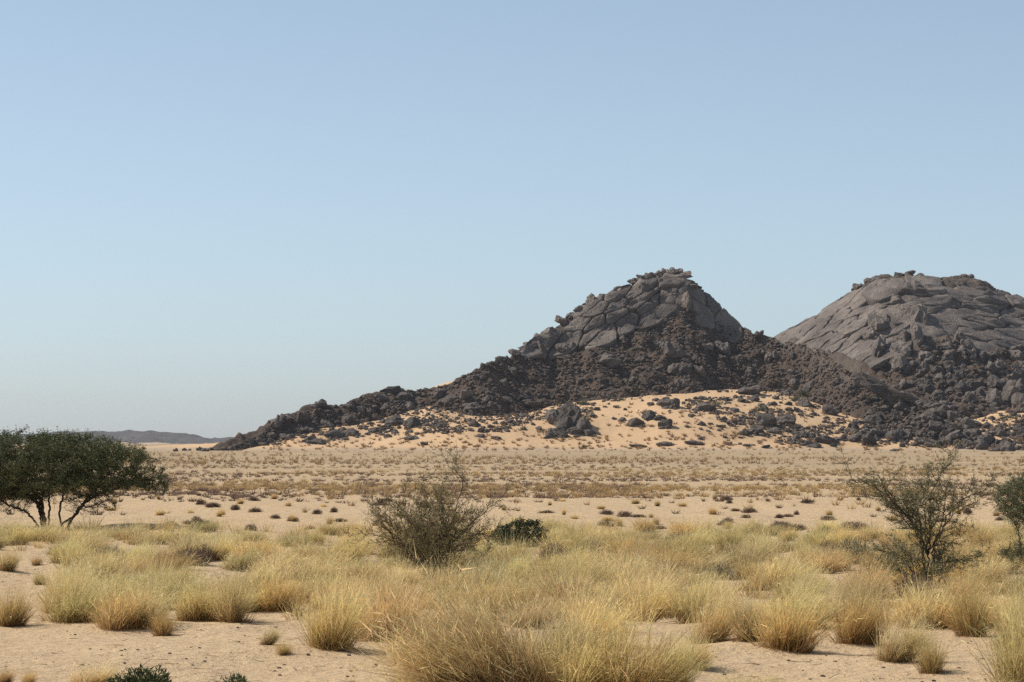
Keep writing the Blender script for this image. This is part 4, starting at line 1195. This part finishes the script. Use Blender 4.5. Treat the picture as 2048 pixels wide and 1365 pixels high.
def thorn_tree(name, label, base, stems, A, seed, step=0.09, infl=0.7, kill=0.16, bias=(0, 0, 0.05), r0=0.004, expo=2.3, rmax=0.09,
               leaves=3.0, leaf_size=0.022, leaf_c=(0.10, 0.115, 0.045), twig_n=2.0, twig_len=0.16, twig_c=(0.12, 0.085, 0.055), flat=0.5, shoots=30, shoot_len=0.4, spread=0.07, category='tree', leaf_zmin=0.0, bare=0.12, net=None, bark=None):
    r_ = np.random.default_rng(seed)
    P, par = net if net is not None else colonize(stems, A, step, infl, kill, 260, bias, seed)
    n = len(P); acc = np.zeros(n); rad = np.zeros(n); tipw = np.zeros(n)
    for i in range(n - 1, -1, -1):
        if acc[i] == 0: acc[i] = r0 ** expo
        rad[i] = min(acc[i] ** (1 / expo), rmax)
        if par[i] >= 0: acc[par[i]] += acc[i]
    root = link(bpy.data.objects.new(name, None)); root.location = base
    root.empty_display_size = 0.3
    tag(root, label, category)
    V, F = tubes(P, par, rad, np.ones(n, bool), 5)
    tr = obj('trunk', mesh_np('trunk', V, F, smooth=True, mat=bark or M_BARK), root)
    # fine thorny twigs
    thin = np.where(rad < r0 * 3.2)[0]
    parts = []
    m = int(len(thin) * twig_n); idx = r_.choice(thin, m)
    pd = unit(P[idx] - P[np.maximum(par[idx], 0)])
    D = unit(pd + r_.normal(size=(m, 3)) * 0.75 * np.array([1, 1, flat]) + np.array([0, 0, 0.10]))
    L = twig_len * r_.uniform(0.4, 1.5, m)
    cv = vary(twig_c, m, 0.25, r_)
    parts.append(blades(P[idx], D, L, np.full(m, 0.007), r_.normal(size=(m, 3)) * 0.12, cv, cv * 1.15, 2, r_))
    # a few long shoots that break the outline
    outer = thin[np.argsort(-np.linalg.norm((P[thin] - P.mean(0)) * np.array([0.7, 0.7, 1.3]), axis=1))[:max(40, len(thin) // 4)]]
    sidx = r_.choice(outer, shoots); pd2 = unit(P[sidx] - P[np.maximum(par[sidx], 0)])
    Ds = unit(pd2 * 0.8 + r_.normal(size=(shoots, 3)) * 0.35 + np.array([0, 0, 0.35])); Ls = shoot_len * r_.uniform(0.4, 1.1, shoots)
    bs = r_.normal(size=(shoots, 3)) * 0.2
    parts.append(blades(P[sidx], Ds, Ls, np.full(shoots, 0.011), bs, vary(twig_c, shoots, 0.2, r_), vary(twig_c, shoots, 0.2, r_), 3, r_))
    q = r_.random((shoots, 12)); SP = P[sidx][:, None] + Ds[:, None] * (Ls[:, None] * q)[..., None] + bs[:, None] * (Ls[:, None] * q * q)[..., None]
    SP = SP.reshape(-1, 3); ns = len(SP)
    parts.append(blades(SP, unit(r_.normal(size=(ns, 3)) + np.array([0, 0, 0.3])), r_.uniform(0.02, 0.06, ns), np.full(ns, 0.010), np.zeros((ns, 3)), vary(leaf_c, ns, 0.2, r_), vary(leaf_c, ns, 0.2, r_), 1, r_))
    # leaflets: small ribbons gathered along the twigs
    k = int(m * leaves); li = r_.integers(0, m, k); t = r_.random(k)
    if leaf_zmin > 0:
        zz = P[idx][li][:, 2]; kk = (zz > leaf_zmin) | (r_.random(k) < bare); li = li[kk]; t = t[kk]; k = len(li)
    LP = P[idx][li] + D[li] * (L[li] * t)[:, None] + r_.normal(size=(k, 3)) * spread * 0.35
    LD = unit(r_.normal(size=(k, 3)) * np.array([1, 1, 0.45]) + np.array([0, 0, 0.25]))
    lc = vary(leaf_c, k, 0.28, r_)
    parts.append(blades(LP, LD, leaf_size * 2 * r_.uniform(0.6, 1.5, k), leaf_size * r_.uniform(0.6, 1.3, k), np.zeros((k, 3)), lc, lc * np.array([1.25, 1.2, 1.0]), 1, r_))
    V, F, C = join(parts)
    obj('crown', mesh_np('crown', V, F, col=C, mat=M_LEAF), root)
    return root

def cloud(n, fn, lo, hi, seed):
    r_ = np.random.default_rng(seed); lo = np.array(lo, float); hi = np.array(hi, float)
    out = np.empty((0, 3))
    while len(out) < n:
        p = lo + r_.random((n * 4, 3)) * (hi - lo)
        out = np.vstack([out, p[fn(p)]])
    return out[:n]

def lump_noise(p, s, seed): return fbm(p[:, 0] / s + p[:, 2] * 0.7 / s, p[:, 1] / s + p[:, 2] * 1.3 / s, seed, 2)

# wide dense acacia beside the plain (81 m away, about 3 m tall)
bx, by, bz = ground_at(100, 1062); k_ = by / FPX
def T(px, py, dy=0.0): return ((px - 100) * k_, dy, (1062 - py) * k_)
cx = (75 - 100) * k_; rx = 258 * k_; top = 196 * k_; rim = 105 * k_
def env_left(p):
    u = (p[:, 0] - cx) / rx; v = p[:, 1] / (rx * 0.85); r2_ = u * u + v * v
    ceil_ = rim * 0.85 + (top - rim * 0.85) * np.sqrt(np.clip(1 - r2_, 0, 1)) ** 0.7
    floor_ = rim * 0.92 - 0.42 * np.sqrt(r2_) + 0.08
    floor_ = np.where(p[:, 0] < cx, floor_ - 0.35, floor_)
    return (r2_ < 1) & (p[:, 2] < ceil_ + 0.18 * lump_noise(p, 0.4, 3)) & (p[:, 2] > floor_) & (fbm(p[:, 0] / 0.8 + p[:, 1] * 0.4, p[:, 2] / 0.17 + p[:, 1] * 0.8, 8, 2) > -0.24)
A = cloud(4200, env_left, (cx - rx, -rx, 0.3), (cx + rx, rx, top + 0.2), 1)
low = cloud(150, lambda p: ((p[:, 0] - 1.25) / 0.85) ** 2 + (p[:, 1] / 0.8) ** 2 + ((p[:, 2] - 0.85) / 0.42) ** 2 < 1, (0.2, -1, 0.3), (2.3, 1, 1.4), 2)
low2 = cloud(230, lambda p: ((p[:, 0] + 1.15) / 1.0) ** 2 + (p[:, 1] / 0.9) ** 2 + ((p[:, 2] - 0.95) / 0.5) ** 2 < 1, (-2.3, -1, 0.3), (0, 1, 1.5), 3)
stems = [(-1, [(-0.10, 0, -0.2), T(88, 1050), T(86, 1010), T(84, 985), T(80, 955)]),
         (-1, [(-0.02, 0.06, -0.2), T(98, 1052, 0.06), T(96, 1010, 0.15), T(92, 975, 0.3)]),
         (-1, [(0.33, -0.02, -0.2), T(122, 1048), T(118, 1025), T(128, 990, -0.1), T(131, 965, -0.2)]),
         (-1, [(0.38, 0.03, -0.2), T(124, 1048), T(152, 1028, 0.1), T(168, 1002, 0.2), T(190, 978, 0.3)]),
         (-1, [(0.36, -0.08, -0.2), T(150, 1030, -0.1), T(172, 1005, -0.2), T(205, 985, -0.35), T(240, 978, -0.4)]),
         (-1, [(0.40, 0.0, -0.1), T(158, 1020, -0.05), T(190, 1012, -0.3), T(222, 1000, -0.4)]),
         (-1, [(-0.16, -0.02, -0.2), T(72, 1045, -0.05), T(50, 1020, -0.2), T(20, 1010, -0.4)]),
         (-1, [(-0.14, 0.02, -0.2), T(78, 1010, 0.0), T(50, 985, 0.2), T(15, 975, 0.4)]),
         (-1, [(-0.12, 0.0, -0.2), T(82, 1000), T(60, 970, -0.3), T(30, 955, -0.6)])]
thorn_tree('acacia_tree', 'wide flat crowned dense green acacia with several dark trunks', (bx, by, bz), stems, np.vstack([A, low, low2]), 5,
           step=0.06, infl=0.6, kill=0.085, bias=(0, 0, 0.08), r0=0.0042, expo=2.45, rmax=0.13, leaves=7.5, leaf_size=0.027, leaf_c=(0.078, 0.092, 0.032), twig_n=2.2, twig_len=0.2, flat=0.35, shoots=110, shoot_len=0.42, spread=0.10, leaf_zmin=0.95)

# sparse twiggy thorn bush in the middle of the belt
bx, by, bz = ground_at(862, 1156); k_ = by / FPX
def T(px, py, dy=0.0): return ((px - 862) * k_, dy, (1156 - py) * k_)
rb = np.random.default_rng(15)
stems = []
for q in range(27):
    a = q / 27 * 6.283 * 3 + rb.normal() * 0.3; ti = 0.10 + 1.05 * rb.random() ** 0.8; L = rb.uniform(1.25, 2.15) * (1 - 0.2 * ti)
    d0 = np.array([math.cos(a) * math.sin(ti), 0.8 * math.sin(a) * math.sin(ti), math.cos(ti)])
    b0 = np.array([math.cos(a) * 0.06, math.sin(a) * 0.06, -0.12]); p1 = b0 + unit(d0 + np.array([0, 0, 0.25])) * L * 0.4
    p2 = p1 + d0 * L * 0.35 + rb.normal(size=3) * 0.06; p3 = p2 + unit(d0 + np.array([0, 0, 0.25]) + rb.normal(size=3) * 0.2) * L * 0.3
    stems.append([b0, p1, p2, p3])
stems += [[(0.03, 0, -0.15), T(880, 1100), T(905, 1040, 0.1), T(922, 985, 0.2), T(925, 960, 0.2), T(912, 942, 0.2), T(896, 932, 0.2)],
          [(-0.05, 0, -0.15), T(840, 1110, -0.1), T(800, 1085, -0.2), T(760, 1072, -0.3), T(724, 1066, -0.3)],
          [(0.05, 0, -0.15), T(895, 1095), T(945, 1045, -0.1), T(998, 1000, -0.2)],
          [(0.05, 0, -0.15), T(890, 1110), T(930, 1078, -0.1), T(978, 1064, -0.2)]]
net = branchy(stems, [(7.5, 0.52, 0.66, 0.9, 0.10, 0.25), (11, 0.24, 0.75, 0.9, 0.06, 0.12)], 16, 0.05)
thorn_tree('thorn_bush', 'sparse brown twiggy thorn bush growing out of the grass belt', (bx, by, bz), None, None, 12, r0=0.0023, expo=2.6, rmax=0.022, net=net, bark=M_BARK2,
           leaves=4.2, leaf_size=0.014, leaf_c=(0.185, 0.17, 0.07), twig_n=1.0, twig_len=0.10, twig_c=(0.25, 0.175, 0.105), flat=0.9, shoots=22, shoot_len=0.3, spread=0.05, category='thorn bush')

# open thorn tree with two stems
bx, by, bz = ground_at(1850, 1186); k_ = by / FPX
def T(px, py, dy=0.0): return ((px - 1850) * k_, dy, (1186 - py) * k_)
stems = [(-1, [(-0.04, 0, -0.15), T(1852, 1150), T(1847, 1110), T(1838, 1070), T(1822, 1040), T(1795, 1012), T(1765, 985), T(1735, 968), T(1706, 962)]),
         (-1, [(0.04, 0, -0.15), T(1868, 1130), T(1870, 1085), T(1888, 1055, 0.1), T(1900, 1030, 0.1), T(1930, 1000, 0.1), T(1965, 985, 0.1), T(1992, 972, 0.1)]),
         (-1, [(0.03, 0.03, -0.15), T(1868, 1100, 0.05), T(1890, 1040, 0.2), T(1898, 990, 0.3), T(1885, 965, 0.3), T(1862, 950, 0.3)]),
         (-1, [(0.0, 0.05, -0.15), T(1862, 1090, 0.1), T(1862, 1030, 0.25), T(1870, 985, 0.3), T(1888, 950, 0.3), T(1908, 925, 0.3), T(1908, 905, 0.3)]),
         (-1, [(0.0, -0.04, -0.15), T(1842, 1100, -0.1), T(1836, 1040, -0.2), T(1826, 1000, -0.25)]),
         (-1, [(-0.05, 0.0, -0.15), T(1820, 1120, -0.2), T(1780, 1105, -0.3), T(1740, 1095, -0.3)]),
         (-1, [(0.05, 0.0, -0.15), T(1890, 1125, -0.1), T(1930, 1118, -0.2), T(1955, 1112, -0.2)])]
rb = np.random.default_rng(25)
stems = [q[1] for q in stems]
for q in range(7):                                            # more limbs front and back, so the crown is round in plan
    a = rb.uniform(0, 6.283); r_1 = rb.uniform(0.5, 1.0)
    stems.append([(0.05, 0.02, 0.60), (0.05 + 0.12 * math.cos(a), 0.12 * math.sin(a), 0.85), (0.5 * r_1 * math.cos(a), 0.5 * r_1 * math.sin(a), 1.25), (r_1 * math.cos(a), r_1 * math.sin(a), rb.uniform(1.45, 1.9))])
for q in range(7):                                            # low skirts
    a = rb.uniform(0, 6.283); r_1 = rb.uniform(0.6, 1.0)
    stems.append([(0.02, 0.02, -0.1), (0.12 * math.cos(a), 0.12 * math.sin(a), 0.22), (0.55 * r_1 * math.cos(a), 0.55 * r_1 * math.sin(a), rb.uniform(0.3, 0.6)), (r_1 * math.cos(a), r_1 * math.sin(a), rb.uniform(0.25, 0.75))])
net = branchy(stems, [(8.0, 0.48, 0.8, 0.45, 0.05, 0.36), (11, 0.2, 0.85, 0.4, 0.05, 0.12)], 26, 0.05)
thorn_tree('thorn_tree', 'open branched thorn tree with two dark stems and thin olive leaves', (bx, by, bz), None, None, 22, r0=0.0023, expo=2.6, rmax=0.036, net=net,
           leaves=5.5, leaf_size=0.014, leaf_c=(0.19, 0.19, 0.095), twig_n=1.1, twig_len=0.11, twig_c=(0.12, 0.08, 0.055), flat=0.4, shoots=34, shoot_len=0.3, spread=0.05)

# denser green acacia at the picture's edge
bx, by, bz = ground_at(2146, 1160); k_ = by / FPX
def T(px, py, dy=0.0): return ((px - 2150) * k_, dy, (1160 - py) * k_)
def env_edge(p):
    c = np.array([0.0, 0, 155 * k_]); q = (p - c) / np.array([158 * k_, 150 * k_, 72 * k_])
    c2 = np.array([-70 * k_, 0, 55 * k_]); q2 = (p - c2) / np.array([88 * k_, 90 * k_, 22 * k_])
    return (((q ** 2).sum(1) < 1) | ((q2 ** 2).sum(1) < 1)) & (lump_noise(p, 0.35, 24) > -0.25)
A = cloud(3600, env_edge, (-1.6, -1.6, 0.2), (1.6, 1.6, 2.3), 31)
stems = [(-1, [(0, 0, -0.15), T(2150, 1120), T(2135, 1070), T(2110, 1040)]), (-1, [(0.05, 0, -0.15), T(2160, 1100), T(2175, 1050), T(2200, 1020)]), (-1, [(-0.04, 0, -0.15), T(2120, 1130), T(2085, 1112), T(2050, 1105)])]
thorn_tree('acacia_tree', 'dense green acacia crown with a low side spray beside the open thorn tree', (bx, by, bz), stems, A, 32, step=0.045, infl=0.45, kill=0.07, bias=(0, 0, 0.05), r0=0.0028, expo=2.5, rmax=0.05,
           leaves=5.0, leaf_size=0.016, leaf_c=(0.085, 0.11, 0.05), twig_n=2.2, twig_len=0.17, flat=0.4, shoots=60, shoot_len=0.3, spread=0.07)

# dark green bushes in the belt
def green_bush(px, py, w, h, seed, label):
    bx, by, bz = ground_at(px, py); k_ = by / FPX
    rx = w * k_ / 2; hz = h * k_
    A = cloud(420, lambda p: ((p[:, 0] / rx) ** 2 + (p[:, 1] / rx) ** 2 + ((p[:, 2] - hz * 0.35) / (hz * 0.65)) ** 2 < 1 + 0.5 * lump_noise(p, 0.18, seed)) & (p[:, 2] > 0.02), (-rx * 1.2, -rx * 1.2, 0), (rx * 1.2, rx * 1.2, hz * 1.1), seed)
    stems = [(-1, [(0.04 * i - 0.06, 0, -0.08), ((i - 1.5) * rx * 0.3, 0.05 * (i % 2), hz * 0.25)]) for i in range(4)]
    thorn_tree('green_bush', label, (bx, by, bz), stems, A, seed, step=0.045, infl=0.4, kill=0.07, r0=0.0035, rmax=0.02, leaves=5.0, leaf_size=0.026, leaf_c=(0.035, 0.052, 0.020), twig_n=2.4, twig_len=0.07, flat=0.9, shoots=10, shoot_len=0.1, spread=0.05, category='bush')
green_bush(1046, 1094, 96, 58, 41, 'rounded dark green leafy bush standing in the straw grass')
green_bush(1003, 1088, 46, 36, 42, 'small thin green bush beside the rounded dark green one')

# ------------------------------------------------------------------ haze
bm = bmesh.new(); bmesh.ops.create_cube(bm, size=1.0)
for v in bm.verts: v.co = Vector((v.co.x * 7400, v.co.y * 7400 + 3500, -4 + (v.co.z + 0.5) * 94))
me = bpy.data.meshes.new('haze'); bm.to_mesh(me); bm.free()
hm = bpy.data.materials.new('desert_haze'); hm.use_nodes = True
hn = hm.node_tree; hn.nodes.remove(hn.nodes['Principled BSDF'])
pv = hn.nodes.new('ShaderNodeVolumePrincipled')
pv.inputs['Color'].default_value = (0.86, 0.91, 1.0, 1)
pv.inputs['Density'].default_value = 0.00004
pv.inputs['Anisotropy'].default_value = 0.2
hn.links.new(pv.outputs[0], hn.nodes['Material Output'].inputs['Volume'])
me.materials.append(hm)
tag(obj('haze', me), 'thin pale desert haze hanging over the plain', 'haze', kind='stuff')
